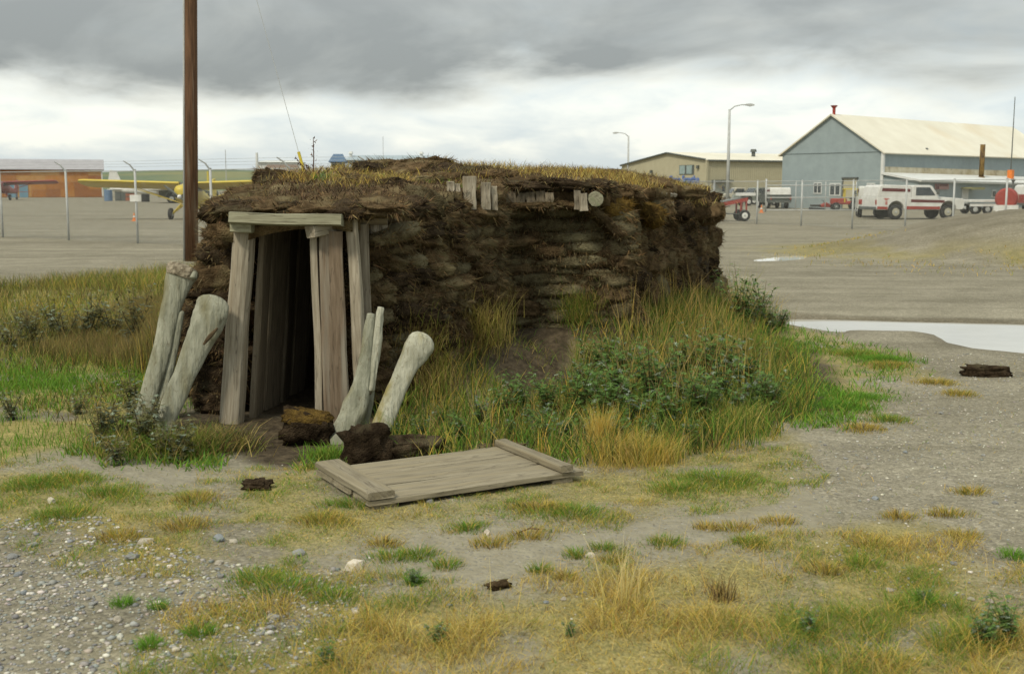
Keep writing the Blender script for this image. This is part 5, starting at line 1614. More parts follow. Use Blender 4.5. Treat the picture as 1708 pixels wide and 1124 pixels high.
tp = U(1528, 366)
pickup((tp.x, tp.y + 0.6, 0), R(9), 'white pickup truck with maroon stripes and a camper top', M_whitep, rim=mat('beige_rim', (0.42, 0.40, 0.30), (0.36, 0.34, 0.25), 4, 0.6), scale=0.985)
M_vanw = mat('dull_white', (0.58, 0.58, 0.53), (0.5, 0.5, 0.45), 2, 0.5)
p = UD(1455, 360, 66); p.z = 0
pickup(p, R(75), 'dull white van parked behind the striped truck', M_vanw, True, False, 0.95, name='parked_van', cap_m=M_vanw)
p = UD(1289, 346, 92); p.z = 0
pickup(p, R(92), 'white-topped dark truck beside the tan building', mat('dark_green_paint', (0.06, 0.07, 0.06), (0.05, 0.06, 0.05), 3, 0.5), True, False, 0.9, name='parked_truck', cap_m=M_whitep)
p = UD(1232, 340, 112); p.z = 0
pickup(p, R(185), 'pale beige pickup parked along the tan building', mat('beige_paint', (0.48, 0.46, 0.36), (0.4, 0.38, 0.3), 3, 0.5), False, False, 0.9)
p = UD(1263, 341, 106); p.z = 0
pickup(p, R(200), 'grey-green van parked between beige pickup and white-topped truck', mat('greygreen_paint', (0.20, 0.22, 0.18), (0.16, 0.18, 0.15), 3, 0.5), True, False, 0.9, name='parked_van', cap_m=M_vanw)
p = UD(1762, 353, 74); p.z = 0
pickup(p, R(5), 'red and white pickup at the end of the hangar annex', M_redpaint, True, False, 1.0, cap_m=M_whitep)
p = UD(317, 337, 122); p.z = 0
pickup(p, R(2), 'dark olive truck parked behind the yellow airplane', mat('olive_drab', (0.075, 0.080, 0.055), (0.05, 0.055, 0.035), 2, 0.7), True, False, 1.15, name='parked_truck')

# red fuel tank on a flat trailer
p = UD(1640, 355, 73); p.z = 0
tr = empty('flat_trailer', p, R(4), 'low white flat trailer beside the red tank', 'trailer')
b = MB(); b.box((0, 0, 0.82), (2.6, 1.6, 0.16)); b.build('deck', M_whitep, tr, bevel=0.02)
for s in (-1, 1): b = MB(); b.box((0, 0.76 * s, 0.56), (2.5, 0.10, 0.16)); b.build('side_rail', M_whitep, tr)
for x in (-0.9, -0.1): 
    for s in (-1, 1): wheel(tr, x, s * 0.68, 0.30, 0.2, M_galv)
b = MB(); b.tube([(-1.3, 0, 0.6), (-2.3, 0, 0.5)], 0.05, 6); b.tube([(-2.2, 0, 0), (-2.2, 0, 0.6)], 0.04, 6); b.build('drawbar', M_trimd, tr)
p = UD(1678, 356, 71.5); p.z = 0
tk = empty('fuel_tank', p, R(-25), 'red fuel tank with a cream end on low skids', 'tank')
b = MB(); n = 18
b.tube([(0, -0.9, 0.98), (0, -0.75, 0.98), (0, 0.9, 0.98)], [0.55, 0.66, 0.66], 22); b.build('drum', M_redpaint, tk, smooth=False)
b = MB(); b.tube([(0, 0.9, 0.98), (0, 1.15, 0.98), (0, 1.3, 0.98)], [0.67, 0.67, 0.45], 22); b.build('cream_band', mat('cream_paint', (0.62, 0.57, 0.42), (0.55, 0.5, 0.36), 2, 0.5), tk)
b = MB(); b.box((0, 0, 0.42), (1.4, 2.1, 0.34)); b.box((-0.5, 0, 0.12), (0.14, 2.4, 0.26)); b.box((0.5, 0, 0.12), (0.14, 2.4, 0.26)); b.build('skid', M_whitep, tk)
b = MB(); b.tube([(0, 0, 1.6), (0, 0, 1.9)], 0.09, 8); b.tube([(0.3, 0.4, 1.55), (0.3, 0.4, 2.0)], 0.06, 8); b.tube([(0.3, 0.4, 2.0), (0.3, 0.4, 2.2)], [0.07, 0.16], 8); b.build('filler_pipe', M_trimd, tk)

# yellow-cab tug tractor and a red snow machine by the hangar
p = UD(1411, 349, 83); p.z = 0
tg = empty('tug_tractor', p, R(170), 'small red tug tractor with a yellow cab frame', 'tractor')
b = MB(); b.box((0.55, 0, 0.66), (1.1, 0.9, 0.42)); b.box((-0.35, 0, 0.56), (0.9, 1.0, 0.24)); b.build('body', M_redpaint, tg, bevel=0.05)
b = MB()
for x in (-0.75, 0.15):
    for s in (-.45, .45): b.tube([(x, s, 0.6), (x, s, 1.52)], 0.05, 6)
b.box((-0.3, 0, 1.55), (1.1, 1.05, 0.08)); b.build('cab_frame', M_yel, tg)
b = MB(); b.box((-0.45, 0, 0.86), (0.4, 0.5, 0.10)); b.box((-0.66, 0, 1.05), (0.08, 0.5, 0.4)); b.build('seat', M_black, tg)
for x, r_ in ((-0.6, 0.40), (0.75, 0.3)):
    for s in (-1, 1): wheel(tg, x, s * 0.55, r_, 0.24, M_trimd)
p = UD(1371, 349, 84); p.z = 0
sm = empty('snow_machine', p, R(10), 'small red snow machine parked before the blue hangar', 'snowmobile')
b = MB(); b.extrude([(-0.2, 0.3), (0.9, 0.28), (0.75, 0.55), (0.35, 0.78), (0.1, 0.62), (-0.2, 0.55)], -0.3, 0.3); b.build('cowling', M_redpaint, sm, bevel=0.04)
b = MB(); b.box((-0.7, 0, 0.46), (1.0, 0.36, 0.2)); b.build('seat', M_black, sm, bevel=0.04)
b = MB(); b.extrude([(-1.3, 0.12), (-1.2, 0.0), (0.1, 0.0), (0.3, 0.2), (-1.25, 0.3)], -0.19, 0.19); b.build('track', M_black, sm)
for s in (-.38, .38):
    b = MB(); b.tube([(0.1, s, 0.03), (1.0, s, 0.03), (1.2, s, 0.2)], 0.04, 6); b.build('ski', M_trimd, sm)
sm.scale = (0.75,) * 3
b = MB(); b.tube([(0.25, 0, 0.7), (0.05, 0, 0.95)], 0.025, 6); b.tube([(0.05, -.35, 0.97), (0.05, .35, 0.97)], 0.02, 6); b.build('handlebar', M_black, sm)

# red-beamed conveyor cart near the sod house
p = U(1232, 369)
cv = empty('belt_loader_cart', p, R(6), 'wheeled baggage conveyor with a red beam and grey belt', 'cart')
b = MB(); b.extrude([(-2.6, 0.42), (0.32, 1.00), (0.32, 1.18), (-2.6, 0.58)], -0.42, -0.34); b.build('side_beam', M_redpaint, cv)
b = MB(); b.extrude([(-2.6, 0.42), (0.32, 1.00), (0.32, 1.18), (-2.6, 0.58)], 0.34, 0.42); b.build('side_beam', M_redpaint, cv)
b = MB(); b.extrude([(-2.7, 0.60), (0.35, 1.19), (0.36, 1.25), (-2.7, 0.66)], -0.36, 0.36); b.build('belt', mat('grey_belt', (0.20, 0.21, 0.20), (0.16, 0.17, 0.16), 3, 0.8), cv)
b = MB(); b.box((0.32, 0, 1.34), (0.75, 0.9, 0.14)); b.build('end_plate', M_whitep, cv)
for x in (-0.02, 0.26):
    for s in (-.38, .38): b = MB(); b.tube([(x, s, 0.35), (x, s, 1.05)], 0.045, 6); b.build('upright', M_redpaint, cv)
for s in (-.38, .38): b = MB(); b.tube([(-1.7, s, 0.40), (0.2, s, 0.36)], 0.03, 6); b.build('chassis_rail', M_trimd, cv)
b = MB(); b.tube([(-1.1, -.38, 0.38), (-0.8, -.38, 0.75)], 0.02, 5); b.build('brace', M_trimd, cv)
wheel(cv, 0.15, -0.45, 0.29, 0.16, M_whitep); wheel(cv, 0.15, 0.45, 0.29, 0.16, M_whitep)
wheel(cv, -1.25, -0.45, 0.32, 0.3, M_black); wheel(cv, -1.25, 0.45, 0.32, 0.3, M_black)


def cone(u, v, Y, label, s=1.0):
    a = UD(u, v, Y)
    root = empty('traffic_cone', (a.x, a.y, 0), label=label, cat='traffic cone')
    b = MB(); b.box((0, 0, 0.025), (0.4, 0.4, 0.05)); b.build('base', M_orange, root)
    b = MB(); b.tube([(0, 0, 0.05), (0, 0, 0.7)], [0.15, 0.03], 12); b.build('cone_body', M_orange, root)
    b = MB(); b.tube([(0, 0, 0.32), (0, 0, 0.45)], [0.103, 0.078], 12); b.build('white_band', M_whitep, root)
    root.scale = (s,) * 3


cone(1270, 352, 76, 'orange traffic cone on the apron by the pipe gate', 0.75)
cone(224, 368, 57.5, 'orange traffic cone on the apron left of the yellow airplane', 0.6)


def drum(u, v, Y, label, m_, h=0.9, r_=0.32, s=1.0):
    a = UD(u, v, Y)
    root = empty('oil_drum', (a.x, a.y, 0), label=label, cat='drum')
    b = MB()
    zs = [0, .02, .3, .32, .34, .6, .62, .64, .9, .92]; rs = [.96, 1, 1, 1.05, 1, 1, 1.05, 1, 1, .96]
    b.tube([(0, 0, z * s) for z in zs], [r_ * q * s for q in rs], 16); b.build('shell', m_, root)
    b = MB(); b.tube([(0, 0, .90 * s), (0, 0, .93 * s)], r_ * .9 * s, 16); b.build('lid', m_, root)


drum(181, 335, 140, 'blue drum at the corner of the plywood shed', mat('drum_blue', (0.14, 0.22, 0.34), (0.1, 0.17, 0.27), 3, 0.6), s=1.5)
drum(200, 334, 142, 'tall dark drum beside the rusty red crate', M_trimd, s=1.75)
drum(208, 334, 142, 'narrow dark drum between blue drum and rusty red crate', M_trimd, s=1.6)
drum(243, 336, 132, 'black drum beneath the white airplane', M_black, s=1.4)
a = UD(219, 335, 138)
cr = empty('rusty_crate', (a.x, a.y, 0), 0.1, 'rusty red metal crate under the white airplane', 'crate')
b = MB(); b.box((0, 0, 0.55), (1.1, 0.9, 1.0)); b.build('box', mat('rust_red', (0.36, 0.12, 0.06), (0.26, 0.09, 0.05), 3, 0.8), cr, bevel=0.02)
for z in (0.55, 0.98): b = MB(); b.box((0, -0.47, z), (1.14, 0.05, 0.1)); b.build('rib', M_trimd, cr)

# ================================================================== vegetation and stones
def scatter(poly, dens, w=0.0, avoid=True):
    xs_ = [p[0] for p in poly]; ys_ = [p[1] for p in poly]
    A = (max(xs_) - min(xs_)) * (max(ys_) - min(ys_))
    n = int(A * dens)
    x = rng.uniform(min(xs_), max(xs_), n); y = rng.uniform(min(ys_), max(ys_), n)
    ok = sdist(x, y, poly) + 0.5 * (fbm(x, y, 1.6, 40, 4) - 0.5) * (w > 0) > -w
    x, y = x[ok], y[ok]
    if avoid:
        ok = ~inpoly(x, y, FOOT) & ~inpoly(x, y, DPOLY)
        for d_ in DARK[:1]: ok &= ~(inpoly(x, y, d_) & (rng.uniform(0, 1, len(x)) < 0.95))
        x, y = x[ok], y[ok]
    return x, y


DPOLY = [tuple(p)[:2] for p in DOOR_C]
_c0 = Vector((sum(p[0] for p in DPOLY) / 4, sum(p[1] for p in DPOLY) / 4))
DPOLY = [(_c0.x + (p[0] - _c0.x) * 1.0, _c0.y + (p[1] - _c0.y) * 1.0) for p in DPOLY]


def ground_pts(x, y): return np.stack([x, y, gh(x, y) - 0.006], 1)


# --- short turf, patchy
turf = Blades()
x, y = scatter(TURF, 8000, 0.25)
pn = fbm(x, y, 2.4, 77, 4); cl = fbm(x, y, 7.0, 78, 3)
ok = rng.uniform(0, 1, len(x)) < (0.10 + sstep(0.24, 0.44, pn)) * (0.5 + 0.7 * sstep(0.35, 0.7, cl))
x, y, pn, cl = x[ok], y[ok], pn[ok], cl[ok]; n = len(x)
gsel = fbm(x, y, 1.5, 83, 3) + rng.normal(0, 0.07, n)
c = pick([GOLD, TAN, STRAW, OLIVE], n, 0.22, [3, 3, 3, 4])
g_ = gsel > 0.37
c[g_] = pick([GREEN, OLIVE, BRIGHT, GOLD], int(g_.sum()), 0.22, [4, 4, 1.5, 1.5])
turf.add(ground_pts(x, y), (0.014 + 0.040 * sstep(0.4, 0.85, cl)) * rng.uniform(0.6, 1.3, n), rng.uniform(0.4, 1.6, n), rng.uniform(0, 6.28, n), rng.uniform(0.0018, 0.0034, n), c)
# separate green tufts on the sand and gravel
TUFTS = [(480, 985, 100, 26, 1), (430, 970, 50, 18, 1), (560, 1000, 50, 16, 1), (780, 886, 30, 9, 1), (955, 858, 60, 16, 1), (900, 850, 60, 10, 0), (655, 932, 50, 10, 1), (700, 925, 34, 9, 1), (640, 908, 30, 8, 0),
         (820, 912, 40, 9, 0), (880, 900, 40, 8, 0), (250, 1082, 22, 9, 2), (335, 1063, 28, 9, 2), (205, 1011, 18, 6, 2), (265, 1018, 14, 6, 2), (690, 972, 18, 7, 2), (745, 945, 26, 9, 1), (960, 928, 20, 6, 1),
         (900, 955, 20, 6, 1), (945, 965, 20, 6, 0), (1110, 907, 34, 10, 1), (1250, 905, 30, 8, 1), (1020, 935, 22, 5, 0), (1005, 916, 20, 5, 1), (1230, 880, 40, 8, 0), (1300, 870, 34, 7, 0), (1180, 880, 24, 5, 0),
         (60, 810, 60, 14, 1), (120, 800, 60, 10, 1), (180, 825, 50, 10, 1), (1200, 800, 90, 16, 1), (1130, 815, 60, 12, 1), (1540, 1000, 26, 14, 2), (1510, 1010, 20, 10, 1), (1640, 1060, 60, 30, 1), (1350, 1050, 20, 14, 1),
         (1440, 940, 40, 10, 1), (1380, 950, 40, 10, 0), (1610, 890, 30, 8, 0), (1500, 860, 30, 7, 0), (1580, 855, 40, 7, 0), (1450, 905, 40, 8, 0), (1690, 925, 20, 10, 2), (1620, 820, 30, 6, 0),
         (1440, 715, 40, 7, 0), (1480, 700, 40, 7, 1), (1560, 640, 40, 6, 0), (1600, 660, 30, 5, 0), (1430, 590, 50, 8, 1), (1480, 610, 40, 6, 0), (1400, 680, 60, 9, 2), (1470, 600, 50, 8, 2), (1430, 665, 60, 9, 2), (310, 880, 50, 12, 0),
         (200, 900, 50, 12, 0), (110, 860, 60, 14, 1), (330, 835, 40, 12, 0), (540, 870, 50, 12, 0), (590, 845, 70, 8, 1)]
for (u, v, ru, rv, kd) in TUFTS:
    p = U(u, v); k = p.y / 1900
    sx = ru * k * 0.55; sy = rv * p.y * p.y / 1900 / CAM_H * 0.55
    n = int(min(4500, 9000 * sx * sy * 9 + 130))
    x = p.x + rng.normal(0, sx, n); y = p.y + rng.normal(0, sy, n)
    ok = ~inpoly(x, y, DPOLY); x, y = x[ok], y[ok]; n = len(x)
    c = pick([GREEN, OLIVE, BRIGHT, TAN, GOLD], n, 0.2, [5, 3, 1.5, 1, 1]) if kd == 1 else pick([BRIGHT, GREEN], n, 0.2, [3, 2]) if kd == 2 else pick([OLIVE, TAN, GOLD, BROWN], n, 0.2, [3, 3, 3, 1])
    r_ = np.hypot((x - p.x) / sx, (y - p.y) / sy)
    turf.add(ground_pts(x, y), np.clip(0.065 - 0.017 * r_, 0.015, 0.08) * rng.uniform(0.6, 1.3, n), rng.uniform(0.3, 1.3, n),
             np.arctan2(y - p.y, x - p.x) + rng.normal(0, 0.8, n), rng.uniform(0.0025, 0.0045, n), c)
# stray blades on the gravel
x, y = scatter(PX([(-250, 790), (1330, 740), (1500, 600), (1800, 600), (1950, 1200), (-200, 1200)]), 130)
ok = fbm(x, y, 3, 19, 3) > 0.5; x, y = x[ok], y[ok]; n = len(x)
turf.add(ground_pts(x, y), rng.uniform(0.015, 0.05, n), rng.uniform(0.4, 1.5, n), rng.uniform(0, 6.28, n), rng.uniform(0.0025, 0.004, n), pick([TAN, OLIVE, GOLD, GREEN], n))
# flat straw litter
for P_, dn_ in ((TURF, 900), (DRY, 1300), (GRAVR, 25), (SAND[0], 60)):
    x, y = scatter(P_, dn_, 0.25); n = len(x)
    turf.add(ground_pts(x, y) + [0, 0, 0.006], rng.uniform(0.006, 0.016, n), rng.uniform(2.5, 6.5, n), rng.uniform(0, 6.28, n), rng.uniform(0.0018, 0.0032, n), pick([STRAW, TAN, GOLD, BROWN, OLIVE], n, 0.25, [3, 4, 2, 3, 2]))
tag(turf.build('turf'), 'short patchy yellow-green turf around the fallen door', 'grass')

# --- dry foreground grass
dry = Blades()
x, y = scatter(DRY, 8500, 0.25)
pn = fbm(x, y, 2.0, 101, 4); cl = fbm(x, y, 6.0, 102, 3)
ok = rng.uniform(0, 1, len(x)) < sstep(0.27, 0.47, pn) * (0.45 + 0.8 * sstep(0.3, 0.7, cl)) * np.where(inpoly(x, y, SAND[2]), 0.5, 1.0)
x, y, pn, cl = x[ok], y[ok], pn[ok], cl[ok]; n = len(x)
c = pick([GOLD, TAN, STRAW, RUST, OLIVE], n, 0.22, [5, 3, 4, 1, 2])
g_ = fbm(x, y, 1.3, 105, 3) + rng.normal(0, .06, n) + 0.10 * sstep(1.2, 2.6, x) > 0.55
c[g_] = pick([GREEN, OLIVE, GOLD], int(g_.sum()), 0.2, [3, 3, 1])
dry.add(ground_pts(x, y), (0.018 + 0.062 * sstep(0.35, 0.8, cl)) * (0.75 + 0.6 * sstep(5.0, 4.1, y)) * rng.uniform(0.5, 1.5, n), rng.uniform(0.4, 1.9, n), rng.uniform(0, 6.28, n), rng.uniform(0.0018, 0.0032, n), c)
# long seed stalks
x, y = scatter(DRY, 60, 0.1); n = len(x)
dry.add(ground_pts(x, y), rng.uniform(0.08, 0.22, n), rng.uniform(0.1, 0.8, n), rng.uniform(0, 6.28, n), rng.uniform(0.0022, 0.0035, n), pick([STRAW, GOLD, TAN], n), tipcol=np.array((0.5, 0.42, 0.22)))
tag(dry.build('dry_grass'), 'dry golden grass along the front edge of the gravel', 'grass')

# --- meadow at the left
mead = Blades()
x, y = scatter(MEADOW, 900, 0.3)
n = len(x); cl = fbm(x, y, 1.4, 111, 4)
far = sstep(8.5, 11.0, y)
ok = rng.uniform(0, 1, n) < 0.25 + 0.9 * sstep(0.3, 0.6, cl)
x, y, cl, far = x[ok], y[ok], cl[ok], far[ok]; n = len(x)
hgt = (0.08 + 0.17 * far * (0.35 + cl)) * rng.uniform(0.5, 1.3, n)
c = pick([GOLD, TAN, OLIVE, GREEN, DKGREEN, BROWN], n, 0.25, [2, 4, 4, 3, 2, 2])
dp_ = fbm(x, y, 0.8, 119, 3) > 0.52
c[dp_] = pick([OLIVE, DKGREEN, BROWN, TAN], int(dp_.sum()), 0.25, [3, 3, 3, 2])
lowg = (far < 0.75) & (fbm(x, y, 0.9, 113, 3) > 0.44)
c[lowg] = pick([BRIGHT, GREEN, OLIVE], int(lowg.sum()), 0.2, [4, 4, 1])
mead.add(ground_pts(x, y), hgt, rng.uniform(0.15, 0.9, n), rng.uniform(0, 6.28, n), rng.uniform(0.004, 0.007, n), c)
# tall grass belt by the house
TALL = PX([(90, 600), (150, 540), (220, 515), (330, 500), (345, 600), (300, 640), (160, 610)])
x, y = scatter(TALL, 1500, 0.1); n = len(x)
hgt = 0.62 * rng.uniform(0.4, 1.35, n) * (0.6 + 0.8 * fbm(x, y, 1.5, 117, 3)) * sstep(-3.9, -2.9, x) + 0.2
c = pick([OLIVE, TAN, DKGREEN, GOLD, BROWN], n, 0.25, [4, 2, 6, 1, 4])
mead.add(ground_pts(x, y), hgt, rng.uniform(0.05, 0.45, n), rng.uniform(0, 6.28, n), rng.uniform(0.004, 0.008, n), c, tipcol=np.array((0.27, 0.20, 0.085)))
tag(mead.build('meadow_grass'), 'tall olive and golden meadow grass left of the sod house', 'grass')

# bright ground cover
cover = Blades()
for P, dens in ((PX([(-40, 600), (120, 590), (270, 585), (290, 650), (200, 680), (60, 690), (-40, 660)]), 1300), (PX([(1205, 545), (1300, 548), (1390, 580), (1330, 600), (1240, 575)]), 1500),
                (PX([(1300, 620), (1380, 640), (1420, 680), (1330, 715), (1270, 690)]), 1500), (BANKG, 450),
                (PX([(640, 735), (740, 720), (860, 700), (950, 720), (960, 770), (720, 778)]), 1500), (PX([(500, 760), (570, 740), (580, 775), (520, 790)]), 2500),
                (PX([(130, 745), (200, 700), (300, 730), (400, 750), (330, 785), (180, 785)]), 1800)):
    x, y = scatter(P, dens, 0.15); n = len(x)
    ok = rng.uniform(0, 1, n) < 0.2 + sstep(0.35, 0.6, fbm(x, y, 3, 121, 3)); x, y = x[ok], y[ok]; n = len(x)
    cover.add(ground_pts(x, y), rng.uniform(0.03, 0.10, n), rng.uniform(0.3, 1.3, n), rng.uniform(0, 6.28, n), rng.uniform(0.006, 0.013, n), pick([BRIGHT, GREEN, OLIVE, (0.13, 0.25, 0.05)], n, 0.25, [2, 3, 1.5, 2]))
tag(cover.build('ground_cover'), 'bright green low ground cover around the sod house', 'ground cover')

# --- tall weeds and grasses along the house foot
weeds = Blades()
WEED = PX([(1000, 700), (1050, 610), (1090, 570), (1170, 560), (1230, 570), (1290, 640), (1290, 710), (1150, 750), (1060, 740)])
x, y = scatter(WEED, 1100, 0.1); n = len(x)
c = pick([OLIVE, GREEN, DKGREEN, TAN, GOLD], n, 0.25, [4, 6, 7, 1.5, 1])
weeds.add(ground_pts(x, y), rng.uniform(0.08, 0.30, n), rng.uniform(0.1, 0.9, n), rng.uniform(0, 6.28, n), rng.uniform(0.004, 0.008, n), c)
x, y = scatter(PX([(1040, 670), (1070, 600), (1170, 570), (1240, 600), (1260, 660), (1130, 710)]), 170, 0.1); n = len(x)
weeds.add(ground_pts(x, y), rng.uniform(0.3, 0.68, n), rng.uniform(0.05, 0.6, n), rng.uniform(0, 6.28, n), rng.uniform(0.004, 0.007, n), pick([OLIVE, TAN, GOLD], n), tipcol=np.array((0.40, 0.29, 0.12)))
x, y = scatter(BASE, 1000, 0.15); ok = ~inpoly(x, y, DARK[1]); x, y = x[ok], y[ok]; n = len(x)
weeds.add(ground_pts(x, y), rng.uniform(0.06, 0.28, n), rng.uniform(0.1, 1.0, n), rng.uniform(0, 6.28, n), rng.uniform(0.005, 0.009, n), pick([GREEN, OLIVE, DKGREEN, TAN, GOLD, BROWN], n, 0.25, [5, 4, 4, 2, 2, 1]))


def clump(u, v, ru, n, h0, h1, cols, lean=(0.1, 0.7), wid=(0.003, 0.005), dz=0.0, Y=None, azm=None, tip=None):
    if Y is None:
        p = G(u, v); X0, Y0 = p.x, p.y; k = p.y / 1900
        x = X0 + rng.normal(0, ru * k * .5, n); y = Y0 + rng.normal(0, ru * k * .45, n); P = ground_pts(x, y)
    else:
        p = UD(u, v, Y); k = Y / 1900
        P = np.stack([p.x + rng.normal(0, ru * k * .5, n), p.y + rng.normal(0, 0.05, n), p.z + rng.normal(0, ru * k * .35, n)], 1)
    a = rng.uniform(0, 6.28, n) if azm is None else azm + rng.normal(0, .5, n)
    weeds.add(P, rng.uniform(h0, h1, n), rng.uniform(*lean, n), a, rng.uniform(*wid, n), pick(cols, n, 0.2), tipcol=tip)


clump(1050, 768, 66, 1500, 0.05, 0.25, [GOLD, STRAW, OLIVE, (0.45, 0.33, 0.11)], (0.2, 1.3), (0.002, 0.0035))
clump(1000, 755, 20, 420, 0.15, 0.38, [GOLD, STRAW], (0.05, 0.5))
clump(1095, 768, 40, 500, 0.06, 0.22, [STRAW, GOLD, OLIVE], (0.2, 0.9))
clump(1230, 720, 60, 900, 0.08, 0.25, [OLIVE, STRAW, GREEN], (0.2, 1.0))
clump(815, 640, 30, 600, 0.2, 0.60, [STRAW, OLIVE, TAN], (0.05, 0.6))
clump(770, 650, 55, 700, 0.15, 0.50, [TAN, OLIVE, BROWN, BROWN], (0.05, 0.8))
clump(715, 665, 55, 500, 0.12, 0.40, [TAN, BROWN, OLIVE], (0.1, 0.9))
clump(790, 560, 60, 900, 0.06, 0.25, [STRAW, OLIVE, TAN], (0.3, 1.2), Y=9.45, azm=-1.6)
clump(700, 590, 70, 800, 0.05, 0.20, [TAN, BROWN, OLIVE], (0.3, 1.3), Y=8.7, azm=-1.2)
clump(965, 520, 40, 700, 0.05, 0.16, [OLIVE, GREEN, STRAW], (0.5, 1.4), Y=10.42, azm=-1.7)
clump(880, 640, 60, 160, 0.03, 0.14, [OLIVE, TAN, GREEN], (0.4, 1.4))
clump(955, 600, 20, 160, 0.1, 0.35, [GREEN, BRIGHT], (0.1, 0.8), (0.005, 0.009))
clump(1255, 535, 50, 600, 0.15, 0.5, [STRAW, OLIVE, TAN], (0.05, 0.8))
clump(1235, 520, 24, 120, 0.3, 0.8, [STRAW, OLIVE], (0.05, 0.55))
clump(1205, 600, 80, 700, 0.10, 0.30, [BROWN, RUST, TAN, OLIVE], (0.4, 1.3))
clump(355, 748, 66, 1700, 0.05, 0.20, [OLIVE, BROWN, TAN, DKGREEN, (0.16, 0.13, 0.06)], (0.5, 1.5), (0.004, 0.007))
clump(300, 760, 60, 900, 0.05, 0.22, [OLIVE, TAN, GREEN], (0.2, 1.2), (0.004, 0.007))
clump(215, 755, 70, 900, 0.05, 0.24, [OLIVE, TAN, GREEN], (0.2, 1.2), (0.004, 0.007))
clump(545, 765, 34, 700, 0.03, 0.12, [GREEN, BRIGHT, OLIVE], (0.2, 1.2), (0.004, 0.007))
clump(330, 800, 0.1, 3, 0.05, 0.1, [GOLD])
clump(1205, 1000, 22, 130, 0.04, 0.14, [BROWN, TAN, (0.16, 0.11, 0.06)], (0.1, 0.7))
clump(1040, 1010, 30, 40, 0.18, 0.34, [STRAW], (0.2, 0.6), (0.003, 0.005), tip=np.array((0.62, 0.55, 0.34)))
# weeds on the mound edge and its foot
for (u, v, ru, n) in ((1405, 418, 50, 500), (1440, 405, 50, 500), (1350, 428, 50, 300), (1480, 392, 40, 300), (1470, 440, 90, 400), (1640, 450, 120, 400), (1690, 440, 60, 300)):
    clump(u, v, ru * 1.5, n // 2, 0.03, 0.11, [GOLD, OLIVE, TAN], (0.4, 1.3), (0.008, 0.016))
tag(weeds.build('weeds'), 'tangled tall weeds and dead stalks along the sod house foot', 'weeds')


# --- wormwood plants: stems with lobed leaves, dark green above, some silvery
def wormwood_mesh(seed, hgt, silver, n_stem=7, tone=(0.125, 0.215, 0.058)):
    rr = random.Random(seed)
    stems = MB(); LV = []; LF = []; LC = []
    for s in range(n_stem):
        az = rr.uniform(0, 6.28); lean = rr.uniform(0.05, 0.55); h = hgt * rr.uniform(0.65, 1.1)
        pts = []
        for k in range(6):
            f = k / 5
            pts.append(Vector((math.cos(az) * lean * h * f ** 1.4, math.sin(az) * lean * h * f ** 1.4, h * f - 0.03)))
        stems.tube(pts, [0.006, 0.006, 0.005, 0.004, 0.003, 0.0015], 4)
        nl = 26
        for j in range(nl):
            f = 0.10 + 0.9 * (j + rr.random()) / nl
            i0 = min(int(f * 5), 4); p = pts[i0].lerp(pts[i0 + 1], f * 5 - i0)
            la = rr.uniform(0, 6.28); ln = rr.uniform(0.06, 0.125) * (1.15 - 0.5 * f) * (hgt / 0.5) ** 0.4
            el = rr.uniform(-0.35, 0.75)
            d = Vector((math.cos(la) * math.cos(el), math.sin(la) * math.cos(el), math.sin(el)))
            sd = Vector((-math.sin(la), math.cos(la), rr.uniform(-.4, .4))).normalized()
            sil = rr.random() < silver
            base = (0.24, 0.29, 0.21) if sil else tone
            v = rr.uniform(0.7, 1.35); col = tuple(c_ * v for c_ in base)
            droop = Vector((0, 0, -ln * rr.uniform(0.1, 0.5)))
            for (t0, ang, fr) in ((0.35, 0.9, 0.5), (0.35, -0.9, 0.5), (0.6, 0.7, 0.42), (0.6, -0.7, 0.42), (0.0, 0.0, 1.0)):
                st = p + d * ln * t0 + droop * t0 * t0
                dr = (d * math.cos(ang) + sd * math.sin(ang))
                en = st + dr * ln * fr + droop * fr * 0.6
                pw = dr.cross(Vector((0, 0, 1)))
                pw = pw.normalized() if pw.length > 1e-3 else sd
                wv_ = ln * 0.085 + 0.0015
                m_ = st.lerp(en, 0.45)
                n0 = len(LV)
                LV.extend([st, m_ + pw * wv_, en, m_ - pw * wv_]); LF.append((n0, n0 + 1, n0 + 2, n0 + 3)); LC.extend([col] * 4)
    me1 = bpy.data.meshes.new('stems'); me1.from_pydata([tuple(v) for v in stems.v], [], stems.f); me1.materials.append(mat('weed_stem', (0.17, 0.15, 0.07), (0.11, 0.08, 0.04), 8, 0.9))
    me2 = bpy.data.meshes.new('foliage'); me2.from_pydata([tuple(v) for v in LV], [], LF); me2.materials.append(M_leaf)
    a = me2.attributes.new('Col', 'FLOAT_COLOR', 'POINT')
    a.data.foreach_set('color', np.concatenate([np.array(LC, np.float32), np.ones((len(LC), 1), np.float32)], 1).ravel())
    return me1, me2


WM = [wormwood_mesh(1, 0.50, 0.12, 9), wormwood_mesh(2, 0.42, 0.25, 9), wormwood_mesh(3, 0.58, 0.10, 9), wormwood_mesh(4, 0.36, 0.35, 8)]
WB = [wormwood_mesh(11, 0.45, 0.22, 8, (0.135, 0.135, 0.055)), wormwood_mesh(12, 0.38, 0.32, 7, (0.16, 0.155, 0.075))]


def plant(u, v, me, s, label, group, name='wormwood_plant'):
    p = G(u, v)
    root = empty(name, p, random.uniform(0, 6.28), label, 'plant', group)
    root.scale = (s, s, s * random.uniform(0.9, 1.1))
    link('stems', me[0], root); link('foliage', me[1], root)


